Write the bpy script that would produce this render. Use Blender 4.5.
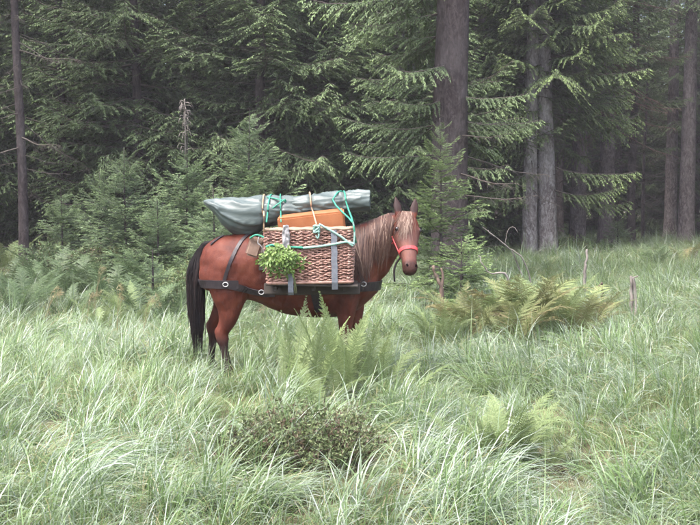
import bpy, bmesh, math, random
import numpy as np
from mathutils import Vector, Matrix, Euler
from mathutils.bvhtree import BVHTree

for _o in list(bpy.data.objects):
    bpy.data.objects.remove(_o)
SC = bpy.context.scene
COL = SC.collection
R = math.radians

# ---------------------------------------------------------------- camera
FPX = 961.0                      # focal length in photograph pixels (700 wide)
CAM_Z, PITCH = 1.70, R(3.7)
cam_d = bpy.data.cameras.new('camera')
cam_d.sensor_fit = 'HORIZONTAL'
cam_d.angle = 2 * math.atan(350 / FPX)
cam_d.clip_start, cam_d.clip_end = 0.1, 400
cam = bpy.data.objects.new('camera', cam_d)
COL.objects.link(cam)
cam.location = (0, 0, CAM_Z)
cam.rotation_euler = (R(90) - PITCH, 0, 0)
SC.camera = cam

# ---------------------------------------------------------------- world, sun, exposure
SUN_EL, SUN_AZ = R(66), R(222)   # azimuth measured clockwise from +Y: high, from behind on the left
world = bpy.data.worlds.new('World')
SC.world = world
world.use_nodes = True
wn, wl = world.node_tree.nodes, world.node_tree.links
wn.clear()
w_out = wn.new('ShaderNodeOutputWorld')
w_bg = wn.new('ShaderNodeBackground')
w_sky = wn.new('ShaderNodeTexSky')
w_sky.sky_type = 'NISHITA'
w_sky.sun_disc = False
w_sky.sun_elevation = SUN_EL
w_sky.sun_rotation = SUN_AZ
w_sky.air_density, w_sky.dust_density, w_sky.ozone_density = 1.0, 4.0, 1.0
w_hs = wn.new('ShaderNodeHueSaturation')          # a grey, overcast sky
w_hs.inputs['Saturation'].default_value = 0.80
wl.new(w_sky.outputs['Color'], w_hs.inputs['Color'])
wl.new(w_hs.outputs['Color'], w_bg.inputs['Color'])
w_bg.inputs['Strength'].default_value = 0.15
wl.new(w_bg.outputs['Background'], w_out.inputs['Surface'])
sun_d = bpy.data.lights.new('sun', 'SUN')
sun_d.energy = 1.5
sun_d.angle = R(25)
sun_d.color = (1.0, 0.965, 0.95)
sun = bpy.data.objects.new('sun', sun_d)
COL.objects.link(sun)
_sd = Vector((math.sin(SUN_AZ) * math.cos(SUN_EL), math.cos(SUN_AZ) * math.cos(SUN_EL), math.sin(SUN_EL)))
sun.rotation_euler = _sd.to_track_quat('Z', 'Y').to_euler()
SC.view_settings.view_transform = 'Standard'
SC.view_settings.look = 'None'
SC.view_settings.gamma = 1.0
SC.view_settings.use_curve_mapping = False
SC.view_settings.exposure = 2.25
SC.cycles.use_denoising = True
SC.cycles.max_bounces = 4
SC.cycles.diffuse_bounces = 3
SC.cycles.glossy_bounces = 2
SC.cycles.transmission_bounces = 2
SC.cycles.use_adaptive_sampling = True
SC.cycles.adaptive_threshold = 0.03

# ---------------------------------------------------------------- helpers
def ray(px, py):
    u, v = (px - 350) / FPX, (262.5 - py) / FPX
    return np.array((u, math.cos(PITCH) + v * math.sin(PITCH), -math.sin(PITCH) + v * math.cos(PITCH)))

def at_depth(px, py, Y):
    """the world point seen at a photograph pixel at distance Y"""
    d = ray(px, py)
    return np.array((0, 0, CAM_Z)) + d * (Y / d[1])

def x_at(px, Y):
    return (px - 350) / FPX * Y * 1.0

def smooth01(a):
    a = np.clip(a, 0, 1)
    return a * a * (3 - 2 * a)

_P = np.random.RandomState(3).rand(512, 512)
def vnoise(x, y, f=1.0, o=0):
    x = np.asarray(x, float) * f + 57.3 + o * 17.7
    y = np.asarray(y, float) * f + 91.1 + o * 31.3
    xi, yi = np.floor(x).astype(int), np.floor(y).astype(int)
    fx, fy = smooth01(x - xi), smooth01(y - yi)
    g = lambda a, b: _P[a % 512, b % 512]
    return (g(xi, yi) * (1 - fx) + g(xi + 1, yi) * fx) * (1 - fy) + (g(xi, yi + 1) * (1 - fx) + g(xi + 1, yi + 1) * fx) * fy

def gz(x, y):
    """height of the ground"""
    x, y = np.asarray(x, float), np.asarray(y, float)
    h = 0.10 * (vnoise(x, y, 0.45, 1) - 0.5) + 0.05 * (vnoise(x, y, 1.3, 2) - 0.5)
    h = h + 0.10 * np.exp(-(((x + 0.31) / 0.7) ** 2 + ((y - 5.95) / 0.5) ** 2))      # mound under the dwarf shrub
    h = h - 0.35 * smooth01((y - 44) / 10)
    return h

def tag(o, label=None, cat=None, group=None, kind=None):
    if label: o['label'] = label
    if cat: o['category'] = cat
    if group: o['group'] = group
    if kind: o['kind'] = kind
    return o

def thing(name, loc, label, cat, group=None, rz=0.0):
    o = bpy.data.objects.new(name, None)
    o.empty_display_size = 0.1
    COL.objects.link(o)
    o.location = loc
    o.rotation_euler = (0, 0, rz)
    return tag(o, label, cat, group)

def link(name, me, parent=None, loc=None, rot=None, scale=None):
    o = bpy.data.objects.new(name, me)
    COL.objects.link(o)
    if parent is not None: o.parent = parent
    if loc is not None: o.location = loc
    if rot is not None: o.rotation_euler = rot
    if scale is not None: o.scale = scale if hasattr(scale, '__len__') else (scale,) * 3
    return o

def mesh(name, V, faces, mat, attrs=None, smooth=True):
    """V (n,3); faces: list of integer arrays (m,k)"""
    me = bpy.data.meshes.new(name)
    V = np.asarray(V, np.float32)
    faces = [np.asarray(f, np.int32) for f in faces if len(f)]
    nl = sum(f.size for f in faces)
    nf = sum(f.shape[0] for f in faces)
    me.vertices.add(len(V))
    me.vertices.foreach_set('co', V.ravel())
    me.loops.add(nl)
    me.loops.foreach_set('vertex_index', np.concatenate([f.ravel() for f in faces]))
    me.polygons.add(nf)
    starts, tot = [], 0
    for f in faces:
        starts.append(tot + np.arange(f.shape[0]) * f.shape[1])
        tot += f.size
    me.polygons.foreach_set('loop_start', np.concatenate(starts).astype(np.int32))
    me.polygons.foreach_set('use_smooth', np.full(nf, smooth, bool))
    me.update(calc_edges=True)
    for k, a in (attrs or {}).items():
        at = me.attributes.new(k, 'FLOAT', 'POINT')
        at.data.foreach_set('value', np.asarray(a, np.float32))
    if mat: me.materials.append(mat)
    return me

class MB:
    """collects pieces of ONE mesh"""
    def __init__(s):
        s.V, s.F, s.T, s.n = [], [], [], 0
    def add(s, V, faces, tone=0.0):
        V = np.asarray(V, float)
        s.V.append(V)
        s.T.append(np.full(len(V), tone, float) if np.isscalar(tone) else np.asarray(tone, float))
        for f in faces:
            f = np.asarray(f)
            if len(f): s.F.append(f + s.n)
        s.n += len(V)
        return s
    def arrays(s):
        V = np.concatenate(s.V); T = np.concatenate(s.T)
        q = [f for f in s.F if f.shape[1] == 4]; t = [f for f in s.F if f.shape[1] == 3]
        rest = [f for f in s.F if f.shape[1] > 4]
        F = []
        if q: F.append(np.concatenate(q))
        if t: F.append(np.concatenate(t))
        return V, F + rest, T
    def mesh(s, name, mat, smooth=True):
        V, F, T = s.arrays()
        return mesh(name, V, F, mat, {'tone': T}, smooth)

def frames(P):
    P = np.asarray(P, float)
    T = np.gradient(P, axis=0)
    T /= np.linalg.norm(T, axis=1)[:, None] + 1e-9
    ref = np.array((0, 0, 1.0)) if abs(T[:, 2]).mean() < 0.8 else np.array((1.0, 0, 0))
    A = np.cross(T, ref); A /= np.linalg.norm(A, axis=1)[:, None] + 1e-9
    B = np.cross(A, T)
    return T, A, B

def tube(P, r, n=6, cap=True, flat=1.0):
    P = np.asarray(P, float); m = len(P)
    r = np.broadcast_to(np.asarray(r, float), (m,))
    T, A, B = frames(P)
    th = np.arange(n) * 2 * math.pi / n
    V = (P[:, None] + r[:, None, None] * (np.cos(th)[None, :, None] * A[:, None] + flat * np.sin(th)[None, :, None] * B[:, None])).reshape(-1, 3)
    i = np.arange(m - 1)[:, None] * n; j = np.arange(n)[None]; k = (j + 1) % n
    F = np.stack((i + j, i + k, i + n + k, i + n + j), -1).reshape(-1, 4)
    out = [F]
    if cap:
        out.append(np.arange(n)[None, ::-1]); out.append((m - 1) * n + np.arange(n)[None])
    return V, out

def catmull(K, n):
    K = np.asarray(K, float); m = len(K)
    t = np.linspace(0, m - 1, n); i = np.clip(t.astype(int), 0, m - 2); u = (t - i)[:, None]
    p0, p1, p2, p3 = K[np.maximum(i - 1, 0)], K[i], K[i + 1], K[np.minimum(i + 2, m - 1)]
    return 0.5 * (2 * p1 + (p2 - p0) * u + (2 * p0 - 5 * p1 + 4 * p2 - p3) * u ** 2 + (3 * p1 - p0 - 3 * p2 + p3) * u ** 3)

def boxv(cx, cy, cz, sx, sy, sz):
    s = np.array([(-1, -1, -1), (1, -1, -1), (1, 1, -1), (-1, 1, -1), (-1, -1, 1), (1, -1, 1), (1, 1, 1), (-1, 1, 1)]) * 0.5
    V = s * (sx, sy, sz) + (cx, cy, cz)
    F = [[0, 3, 2, 1], [4, 5, 6, 7], [0, 1, 5, 4], [1, 2, 6, 5], [2, 3, 7, 6], [3, 0, 4, 7]]
    return V, [np.array(F)]

def bevel_box_mesh(name, size, mat, bev=0.01, seg=2):
    bm = bmesh.new()
    bmesh.ops.create_cube(bm, size=1.0)
    bmesh.ops.scale(bm, vec=size, verts=bm.verts)
    bmesh.ops.bevel(bm, geom=bm.edges[:], offset=bev, segments=seg, affect='EDGES')
    me = bpy.data.meshes.new(name); bm.to_mesh(me); bm.free()
    me.materials.append(mat)
    return me

# ---------------------------------------------------------------- materials
def new_mat(name):
    m = bpy.data.materials.new(name); m.use_nodes = True
    nt = m.node_tree; nt.nodes.clear()
    out = nt.nodes.new('ShaderNodeOutputMaterial')
    return m, nt, nt.nodes, nt.links, out

def ramp(N, stops, interp='LINEAR'):
    r = N.new('ShaderNodeValToRGB'); cr = r.color_ramp; cr.interpolation = interp
    while len(cr.elements) < len(stops): cr.elements.new(0.5)
    for e, (p, c) in zip(cr.elements, stops):
        e.position = p; e.color = (*c, 1)
    return r

def leaf_mat(name, stops, rough=0.5, transl=0.25, spec=0.4, nscale=1.2, namt=0.35, alt=(0.3, 0.3, 0.1), lo=-1.0, hi=1.0):
    """colour from the 'tone' attribute through a ramp, with patches of another hue by place and per copy"""
    m, nt, N, L, out = new_mat(name)
    a = N.new('ShaderNodeAttribute'); a.attribute_name = 'tone'
    mr = N.new('ShaderNodeMapRange'); mr.inputs[1].default_value = lo; mr.inputs[2].default_value = hi
    L.new(a.outputs['Fac'], mr.inputs[0])
    r = ramp(N, stops); L.new(mr.outputs[0], r.inputs[0])
    g = N.new('ShaderNodeNewGeometry')
    nz = N.new('ShaderNodeTexNoise'); nz.inputs['Scale'].default_value = nscale; nz.inputs['Detail'].default_value = 3
    L.new(g.outputs['Position'], nz.inputs['Vector'])
    oi = N.new('ShaderNodeObjectInfo')
    mr2 = N.new('ShaderNodeMapRange'); mr2.inputs[1].default_value = 0.42; mr2.inputs[2].default_value = 0.68
    mr2.inputs[4].default_value = namt
    L.new(nz.outputs['Fac'], mr2.inputs[0])
    mx = N.new('ShaderNodeMix'); mx.data_type = 'RGBA'; mx.blend_type = 'MIX'
    mx.inputs[7].default_value = (*alt, 1)
    L.new(mr2.outputs[0], mx.inputs[0]); L.new(r.outputs['Color'], mx.inputs[6])
    hv = N.new('ShaderNodeHueSaturation')
    ma = N.new('ShaderNodeMath'); ma.operation = 'MULTIPLY_ADD'; ma.inputs[1].default_value = 0.45; ma.inputs[2].default_value = 0.78
    L.new(oi.outputs['Random'], ma.inputs[0]); L.new(ma.outputs[0], hv.inputs['Value'])
    L.new(mx.outputs[2], hv.inputs['Color'])
    p = N.new('ShaderNodeBsdfPrincipled'); p.inputs['Roughness'].default_value = rough
    p.inputs['Specular IOR Level'].default_value = spec
    L.new(hv.outputs['Color'], p.inputs['Base Color'])
    if transl > 0:
        t = N.new('ShaderNodeBsdfTranslucent'); L.new(hv.outputs['Color'], t.inputs['Color'])
        ms = N.new('ShaderNodeMixShader'); ms.inputs[0].default_value = transl
        L.new(p.outputs[0], ms.inputs[1]); L.new(t.outputs[0], ms.inputs[2]); L.new(ms.outputs[0], out.inputs[0])
    else:
        L.new(p.outputs[0], out.inputs[0])
    return m

def noisy_mat(name, c1, c2, scale=8, rough=0.7, bump=0.3, stretch=(1, 1, 1), c3=None, spec=0.3, detail=6, bdist=0.01):
    m, nt, N, L, out = new_mat(name)
    tc = N.new('ShaderNodeTexCoord'); mp = N.new('ShaderNodeMapping'); mp.inputs['Scale'].default_value = stretch
    L.new(tc.outputs['Object'], mp.inputs['Vector'])
    nz = N.new('ShaderNodeTexNoise'); nz.inputs['Scale'].default_value = scale; nz.inputs['Detail'].default_value = detail
    nz.inputs['Roughness'].default_value = 0.65
    L.new(mp.outputs[0], nz.inputs['Vector'])
    stops = [(0.32, c1), (0.66, c2)] if c3 is None else [(0.3, c1), (0.56, c2), (0.72, c3)]
    r = ramp(N, stops); L.new(nz.outputs['Fac'], r.inputs[0])
    p = N.new('ShaderNodeBsdfPrincipled'); p.inputs['Roughness'].default_value = rough
    p.inputs['Specular IOR Level'].default_value = spec
    L.new(r.outputs['Color'], p.inputs['Base Color'])
    if bump:
        b = N.new('ShaderNodeBump'); b.inputs['Strength'].default_value = bump; b.inputs['Distance'].default_value = bdist
        L.new(nz.outputs['Fac'], b.inputs['Height']); L.new(b.outputs[0], p.inputs['Normal'])
    L.new(p.outputs[0], out.inputs[0])
    return m

M = {}
M['soil'] = noisy_mat('forest_soil', (0.035, 0.028, 0.018), (0.10, 0.085, 0.045), 2.2, 0.95, 0.8, c3=(0.07, 0.09, 0.03), bdist=0.05)
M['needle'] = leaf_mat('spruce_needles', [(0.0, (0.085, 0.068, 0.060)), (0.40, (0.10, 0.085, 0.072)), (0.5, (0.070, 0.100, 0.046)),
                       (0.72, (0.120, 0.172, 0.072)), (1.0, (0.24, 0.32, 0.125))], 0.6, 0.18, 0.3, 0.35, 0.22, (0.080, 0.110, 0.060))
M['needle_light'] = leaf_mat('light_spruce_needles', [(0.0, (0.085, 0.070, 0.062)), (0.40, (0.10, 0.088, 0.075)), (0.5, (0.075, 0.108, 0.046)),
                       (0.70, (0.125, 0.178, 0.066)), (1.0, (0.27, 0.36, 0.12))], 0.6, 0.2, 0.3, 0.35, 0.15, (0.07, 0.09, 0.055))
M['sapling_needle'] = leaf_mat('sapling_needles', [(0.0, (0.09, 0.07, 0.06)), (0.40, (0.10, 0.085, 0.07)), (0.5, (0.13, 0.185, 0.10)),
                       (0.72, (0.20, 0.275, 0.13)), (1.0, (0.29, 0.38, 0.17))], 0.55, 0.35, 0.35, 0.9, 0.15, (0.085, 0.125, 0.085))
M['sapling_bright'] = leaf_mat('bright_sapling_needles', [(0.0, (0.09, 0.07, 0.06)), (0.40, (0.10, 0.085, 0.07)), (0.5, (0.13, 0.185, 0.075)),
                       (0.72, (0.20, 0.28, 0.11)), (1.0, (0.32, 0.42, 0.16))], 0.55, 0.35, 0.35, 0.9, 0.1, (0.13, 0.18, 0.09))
M['grass'] = leaf_mat('meadow_grass', [(0.0, (0.36, 0.29, 0.17)), (0.25, (0.26, 0.25, 0.11)), (0.45, (0.120, 0.190, 0.055)),
                      (0.7, (0.18, 0.260, 0.115)), (1.0, (0.40, 0.44, 0.40))], 0.33, 0.38, 0.55, 0.7, 0.45, (0.165, 0.230, 0.080))  # palest stop: glaucous blade side plus whitish sky sheen put into the colour
M['fern'] = leaf_mat('green_fern', [(0.0, (0.22, 0.15, 0.07)), (0.3, (0.24, 0.23, 0.09)), (0.5, (0.15, 0.20, 0.075)), (1.0, (0.26, 0.32, 0.145))],
                     0.5, 0.3, 0.35, 1.5, 0.2, (0.20, 0.25, 0.09))
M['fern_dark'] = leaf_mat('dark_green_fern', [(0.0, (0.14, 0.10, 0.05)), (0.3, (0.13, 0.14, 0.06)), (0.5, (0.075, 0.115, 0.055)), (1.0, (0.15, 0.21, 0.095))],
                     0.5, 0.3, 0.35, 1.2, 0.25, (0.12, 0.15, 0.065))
M['bracken'] = leaf_mat('browning_fern', [(0.0, (0.17, 0.115, 0.06)), (0.4, (0.20, 0.185, 0.085)), (0.6, (0.17, 0.205, 0.08)), (1.0, (0.25, 0.29, 0.125))],
                     0.55, 0.3, 0.3, 3.0, 0.3, (0.21, 0.145, 0.08))
M['dwarf'] = leaf_mat('dwarf_shrub_leaves', [(0.0, (0.10, 0.06, 0.045)), (0.4, (0.15, 0.115, 0.065)), (0.5, (0.11, 0.15, 0.06)), (1.0, (0.19, 0.24, 0.10))],
                     0.5, 0.2, 0.4, 5.0, 0.2, (0.16, 0.14, 0.07))
M['herb'] = leaf_mat('fresh_leaves', [(0.0, (0.09, 0.14, 0.03)), (0.5, (0.14, 0.24, 0.05)), (1.0, (0.30, 0.42, 0.12))], 0.4, 0.3, 0.4, 30.0, 0.3, (0.24, 0.36, 0.08))
M['stem'] = noisy_mat('green_stem', (0.10, 0.12, 0.05), (0.16, 0.16, 0.08), 20, 0.7, 0)
M['dead_twig'] = noisy_mat('brown_dead_twigs', (0.075, 0.045, 0.038), (0.17, 0.11, 0.095), 6, 0.9, 0)
M['deadwood'] = noisy_mat('weathered_dead_wood', (0.10, 0.083, 0.072), (0.27, 0.24, 0.215), 9, 0.85, 0.5, (1, 1, 0.25))
M['darkwood'] = noisy_mat('dark_rotten_wood', (0.05, 0.035, 0.028), (0.16, 0.11, 0.085), 14, 0.9, 0.5, (1, 1, 0.3))

def bark_mat(name, dark, mid, pale, scale=7):
    """flaky bark: upright-stretched plates of two sizes, lichen in blotches"""
    m, nt, N, L, out = new_mat(name)
    tc = N.new('ShaderNodeTexCoord')
    def noise(sc, st, det, rg=0.65, dist=0.0):
        mp = N.new('ShaderNodeMapping'); mp.inputs['Scale'].default_value = st; L.new(tc.outputs['Object'], mp.inputs['Vector'])
        n = N.new('ShaderNodeTexNoise'); n.inputs['Scale'].default_value = sc; n.inputs['Detail'].default_value = det
        n.inputs['Roughness'].default_value = rg; n.inputs['Distortion'].default_value = dist
        L.new(mp.outputs[0], n.inputs['Vector']); return n
    big = noise(1.3, (1, 1, 0.6), 4)
    flk = noise(scale * 1.8, (1, 1, 0.42), 10, 0.78, 0.8)
    r = ramp(N, [(0.34, [c * 0.55 for c in dark]), (0.46, dark), (0.56, mid), (0.70, pale)]); L.new(flk.outputs['Fac'], r.inputs[0])
    lr = N.new('ShaderNodeMapRange'); lr.inputs[1].default_value = 0.45; lr.inputs[2].default_value = 0.72; lr.inputs[4].default_value = 0.55
    L.new(big.outputs['Fac'], lr.inputs[0])
    mx = N.new('ShaderNodeMix'); mx.data_type = 'RGBA'; mx.inputs[7].default_value = (*[c * 0.95 for c in pale], 1)
    L.new(lr.outputs[0], mx.inputs[0]); L.new(r.outputs['Color'], mx.inputs[6])
    p = N.new('ShaderNodeBsdfPrincipled'); p.inputs['Roughness'].default_value = 0.92; p.inputs['Specular IOR Level'].default_value = 0.15
    L.new(mx.outputs[2], p.inputs['Base Color'])
    b = N.new('ShaderNodeBump'); b.inputs['Strength'].default_value = 1.0; b.inputs['Distance'].default_value = 0.04
    L.new(flk.outputs['Fac'], b.inputs['Height']); L.new(b.outputs[0], p.inputs['Normal'])
    L.new(p.outputs[0], out.inputs[0])
    return m
M['bark'] = bark_mat('spruce_bark', (0.046, 0.036, 0.036), (0.076, 0.061, 0.060), (0.125, 0.110, 0.108))
M['bark_mid'] = bark_mat('grey_brown_bark', (0.08, 0.065, 0.065), (0.145, 0.122, 0.12), (0.235, 0.21, 0.208))
M['bark_pale'] = bark_mat('pale_lichen_bark', (0.13, 0.11, 0.11), (0.27, 0.25, 0.25), (0.46, 0.44, 0.435))

# ---------------------------------------------------------------- ground
def make_ground():
    xs = np.concatenate((np.linspace(-160, -22, 24)[:-1], np.linspace(-22, 22, 177), np.linspace(22, 160, 24)[1:]))
    ys = np.concatenate((np.linspace(-30, 2, 12)[:-1], np.linspace(2, 46, 177), np.linspace(46, 200, 24)[1:]))
    X, Y = np.meshgrid(xs, ys)
    V = np.stack((X, Y, gz(X, Y)), -1).reshape(-1, 3)
    n, m = len(ys), len(xs)
    i = np.arange(n - 1)[:, None] * m; j = np.arange(m - 1)[None]
    F = np.stack((i + j, i + j + 1, i + m + j + 1, i + m + j), -1).reshape(-1, 4)
    o = link('ground', mesh('ground', V, [F], M['soil']))
    return tag(o, 'mossy brown meadow and forest ground under the grass', None, None, 'structure')
make_ground()

# ---------------------------------------------------------------- spruce building
def diamonds(P, D, S, length, width):
    """flat needle sprays: one kite per shoot"""
    L = length[:, None]; W = width[:, None] * 0.5
    V = np.stack((P, P + D * L * 0.38 + S * W, P + D * L, P + D * L * 0.38 - S * W), 1).reshape(-1, 3)
    F = np.arange(len(V)).reshape(-1, 4)
    return V, F

def unit(a):
    return a / (np.linalg.norm(a, axis=-1, keepdims=True) + 1e-9)

def branch_template(seed, L=2.4, droop=0.25, up=0.2, side=0.42, spacing=0.044, sl=0.105, sw=0.019, hang=0.35, bare=0.18, ns=17, tipamt=1.0, dead=False, cross=False):
    rng = np.random.RandomState(seed)
    mb = MB()
    ph = rng.rand(2) * 6.28
    def ax(t):
        t = np.asarray(t, float)
        return np.stack((L * t * (1 - 0.06 * t), 0.05 * L * np.sin(3 * t + ph[0]) * t, L * (-droop * t + up * t ** 2.6) + 0.015 * L * np.sin(7 * t + ph[1])), -1)
    P = ax(np.linspace(0, 1, 7))
    mb.add(*tube(P, np.linspace(0.020, 0.004, 7) * L / 2.4, 4, False), tone=-0.8)
    for i, t in enumerate(np.linspace(bare, 0.985, ns)):
        for sd in (-1, 1):
            tt = t + rng.uniform(-0.5, 0.5) * (0.9 - bare) / ns
            tt = min(max(tt, bare * 0.7), 0.99)
            ll = side * L * (1 - tt) ** 0.75 * min(1, 0.45 + (tt - bare) / 0.3) * rng.uniform(0.65, 1.25) + 0.10
            a = R(62 - 26 * tt + rng.uniform(-10, 10))
            d0 = np.array((math.cos(a), sd * math.sin(a), rng.uniform(-0.12, 0.10)))
            b = ax(tt)
            n = max(3, int(ll / spacing))
            s = (np.arange(n) + rng.rand(n) * 0.5) / n
            sP = b + d0 * (s * ll)[:, None]
            sP[:, 2] -= hang * ll * s ** 1.7 * rng.uniform(0.6, 1.3)
            tw = np.vstack((b[None], sP[n // 2][None], sP[-1][None]))
            mb.add(*tube(tw, np.array((0.006, 0.004, 0.002)) * L / 2.4, 3, False), tone=-0.7)
            if dead:
                # bare grey side twigs only
                for q in range(n):
                    e = sP[q] + unit(np.array((rng.uniform(-0.3, 1), sd * rng.uniform(-0.4, 1), rng.uniform(-1.0, 0.1)))) * rng.uniform(0.08, 0.25)
                    mb.add(*tube(np.vstack((sP[q][None], (0.5 * (sP[q] + e) + rng.normal(0, 0.012, 3))[None], e[None])), np.array((0.003, 0.0025, 0.0015)), 3, False), tone=rng.uniform(-1, -0.3))
                continue
            tdir = unit(np.gradient(sP, axis=0))
            for k in (-1, 1, 0):
                ang = k * R(48) + rng.normal(0, 0.16, n)
                D = np.stack((tdir[:, 0] * np.cos(ang) - tdir[:, 1] * np.sin(ang), tdir[:, 0] * np.sin(ang) + tdir[:, 1] * np.cos(ang),
                              tdir[:, 2] - 0.22 * abs(k) * hang / 0.35 + rng.normal(0, 0.13, n)), -1)
                D = unit(D)
                ln = sl * rng.uniform(0.65, 1.2, n) * (1 - 0.35 * s) * (1.0 if k else 1.15)
                S = unit(np.cross(D, np.array((0, 0, 1.0)) + rng.normal(0, 0.45, (n, 3))))
                V, F = diamonds(sP, D, S, ln, sw * rng.uniform(0.7, 1.25, n))
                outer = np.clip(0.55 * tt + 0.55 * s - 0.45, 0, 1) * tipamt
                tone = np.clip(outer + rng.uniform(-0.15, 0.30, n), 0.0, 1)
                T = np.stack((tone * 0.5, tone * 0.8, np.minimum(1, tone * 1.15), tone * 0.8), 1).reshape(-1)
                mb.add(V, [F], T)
                if cross:
                    V2, F2 = diamonds(sP, D, np.cross(D, S), ln, sw * rng.uniform(0.6, 1.0, n))
                    mb.add(V2, [F2], T)
    return mb.arrays()

BT = [branch_template(10 + i, droop=d, up=u, hang=h, ns=n, side=sf) for i, (d, u, h, n, sf) in enumerate(
      [(0.30, 0.22, 0.45, 15, 0.40), (0.22, 0.20, 0.35, 16, 0.44), (0.38, 0.24, 0.60, 14, 0.36), (0.26, 0.14, 0.50, 15, 0.42)])]
BTC = [branch_template(40 + i, droop=0.25, up=0.2, ns=9, spacing=0.13, sl=0.28, sw=0.06) for i in range(2)]      # far and high ones
BTD = [branch_template(50 + i, droop=0.2, up=0.05, ns=7, spacing=0.14, side=0.3, hang=0.5, bare=0.2, dead=True) for i in range(3)]
BTS = [branch_template(60 + i, L=0.9, droop=0.02, up=0.12, side=0.48, spacing=0.040, sl=0.080, sw=0.019, hang=0.12, bare=0.1, ns=10, tipamt=1.3) for i in range(4)]
BTH = [branch_template(70 + i, L=2.4, droop=0.42, up=0.26, side=0.40, spacing=0.042, sl=0.10, sw=0.020, hang=0.55 + 0.07 * (i % 3), bare=0.2, ns=19, tipamt=1.35) for i in range(5)]

def place_branch(mb, tpl, scale, az, pitch, origin):
    V, F, T = tpl
    ca, sa, cp, sp = math.cos(az), math.sin(az), math.cos(pitch), math.sin(pitch)
    Ry = np.array(((cp, 0, -sp), (0, 1, 0), (sp, 0, cp)))
    Rz = np.array(((ca, -sa, 0), (sa, ca, 0), (0, 0, 1)))
    mb.add(V @ (Rz @ Ry).T * scale + origin, F, T)

def trunk_mesh(name, H, r0, mat, lean=(0, 0), seed=0, n=14, flare=0.45, r_top=0.05):
    rng = np.random.RandomState(seed)
    zs = np.concatenate(([-0.3, -0.1, 0.0, 0.12, 0.3, 0.55, 0.9], np.arange(1.4, min(H, 12), 0.5), np.linspace(min(H, 12), H, 5)))
    rr = r0 + (r_top - r0) * np.clip(zs, 0, H) / H
    rr = rr * (1 + flare * np.exp(-np.clip(zs, 0, None) / 0.28))
    th = np.arange(n) * 2 * math.pi / n
    lob = 1 + 0.10 * np.cos(th * 5 + rng.rand() * 6)[None] * np.exp(-np.clip(zs, 0, None) / 0.4)[:, None] + rng.normal(0, 0.018, (len(zs), n))
    wob = 0.04 * np.stack((np.sin(zs * 0.5 + rng.rand() * 6), np.cos(zs * 0.43 + rng.rand() * 6)), -1) * np.clip(zs, 0, 3)[:, None] / 3
    cx = lean[0] * zs + wob[:, 0]; cy = lean[1] * zs + wob[:, 1]
    V = np.stack((cx[:, None] + rr[:, None] * lob * np.cos(th), cy[:, None] + rr[:, None] * lob * np.sin(th), np.broadcast_to(zs[:, None], lob.shape)), -1).reshape(-1, 3)
    m = len(zs)
    i = np.arange(m - 1)[:, None] * n; j = np.arange(n)[None]; k = (j + 1) % n
    F = np.stack((i + j, i + k, i + n + k, i + n + j), -1).reshape(-1, 4)
    return mesh(name, V, [F, (m - 1) * n + np.arange(n)[None]], mat)

def crown_mesh(name, seed, H, base, rad, tpls, mat, step=0.42, per=5, lean=(0, 0), az_ok=None, lod=11.0, trunk_r=0.2, deadfrom=None, pitch0=R(4), pitch1=R(28), rad_jit=0.25):
    rng = np.random.RandomState(seed)
    mb = MB()
    z = base
    while z < H - 0.15:
        f = (z - base) / (H - base)
        rr = max(rad * (1 - f) ** 0.72 * min(1.0, 0.72 + 2.2 * f), 0.16)
        hi = z > lod
        k = per if not hi else max(4, per - 1)
        a0 = rng.rand() * 6.28
        for b in range(k):
            az = a0 + b * 2 * math.pi / k + rng.normal(0, 0.28)
            if az_ok is not None and not az_ok(az % (2 * math.pi), z, rng): continue
            L = rr * rng.uniform(1 - rad_jit, 1 + rad_jit)
            T = BTC[rng.randint(len(BTC))] if hi else tpls[rng.randint(len(tpls))]
            tl = 0.9 if tpls is BTS and not hi else 2.4
            zz = z + rng.uniform(-0.5, 0.5) * step
            place_branch(mb, T, L / tl, az, pitch0 + (pitch1 - pitch0) * f + rng.normal(0, 0.09), (lean[0] * zz, lean[1] * zz, zz))
        z += step * (2.0 if hi else 1.0) * rng.uniform(0.8, 1.2)
    if deadfrom is not None:
        z = deadfrom
        while z < base + 1.0:
            place_branch(mb, BTD[rng.randint(3)], rng.uniform(0.35, 0.9), rng.rand() * 6.28, rng.normal(-0.05, 0.15), (lean[0] * z, lean[1] * z, z))
            z += rng.uniform(0.12, 0.35)
    return mb.mesh(name, mat, smooth=False)

def plant_tree(name, x, y, trunk, crown, label, cat='tree', group=None, rz=0.0, scale=1.0, zoff=0.0):
    t = thing(name, (x, y, float(gz(x, y)) + zoff), label, cat, group, rz)
    t.scale = (scale,) * 3
    link('trunk', trunk, t)
    for c in (crown if isinstance(crown, (list, tuple)) else [crown]):
        link('crown', c, t)
    return t

# crowns shared by several trees
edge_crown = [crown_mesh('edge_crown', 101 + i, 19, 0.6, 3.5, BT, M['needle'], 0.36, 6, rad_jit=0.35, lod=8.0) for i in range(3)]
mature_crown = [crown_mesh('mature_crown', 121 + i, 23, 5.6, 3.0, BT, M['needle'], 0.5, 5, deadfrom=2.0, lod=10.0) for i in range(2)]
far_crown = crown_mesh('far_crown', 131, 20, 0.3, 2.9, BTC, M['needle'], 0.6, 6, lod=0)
edge_trunk = trunk_mesh('edge_trunk', 19, 0.15, M['bark'], seed=1)
mature_trunk = trunk_mesh('mature_trunk', 23, 0.27, M['bark'], seed=2)

LEFT = 'dense spruces along the left forest edge'
DEEP = 'spruces deep in the dark forest'
RIGHT = 'mature spruces at the right forest edge'
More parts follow.
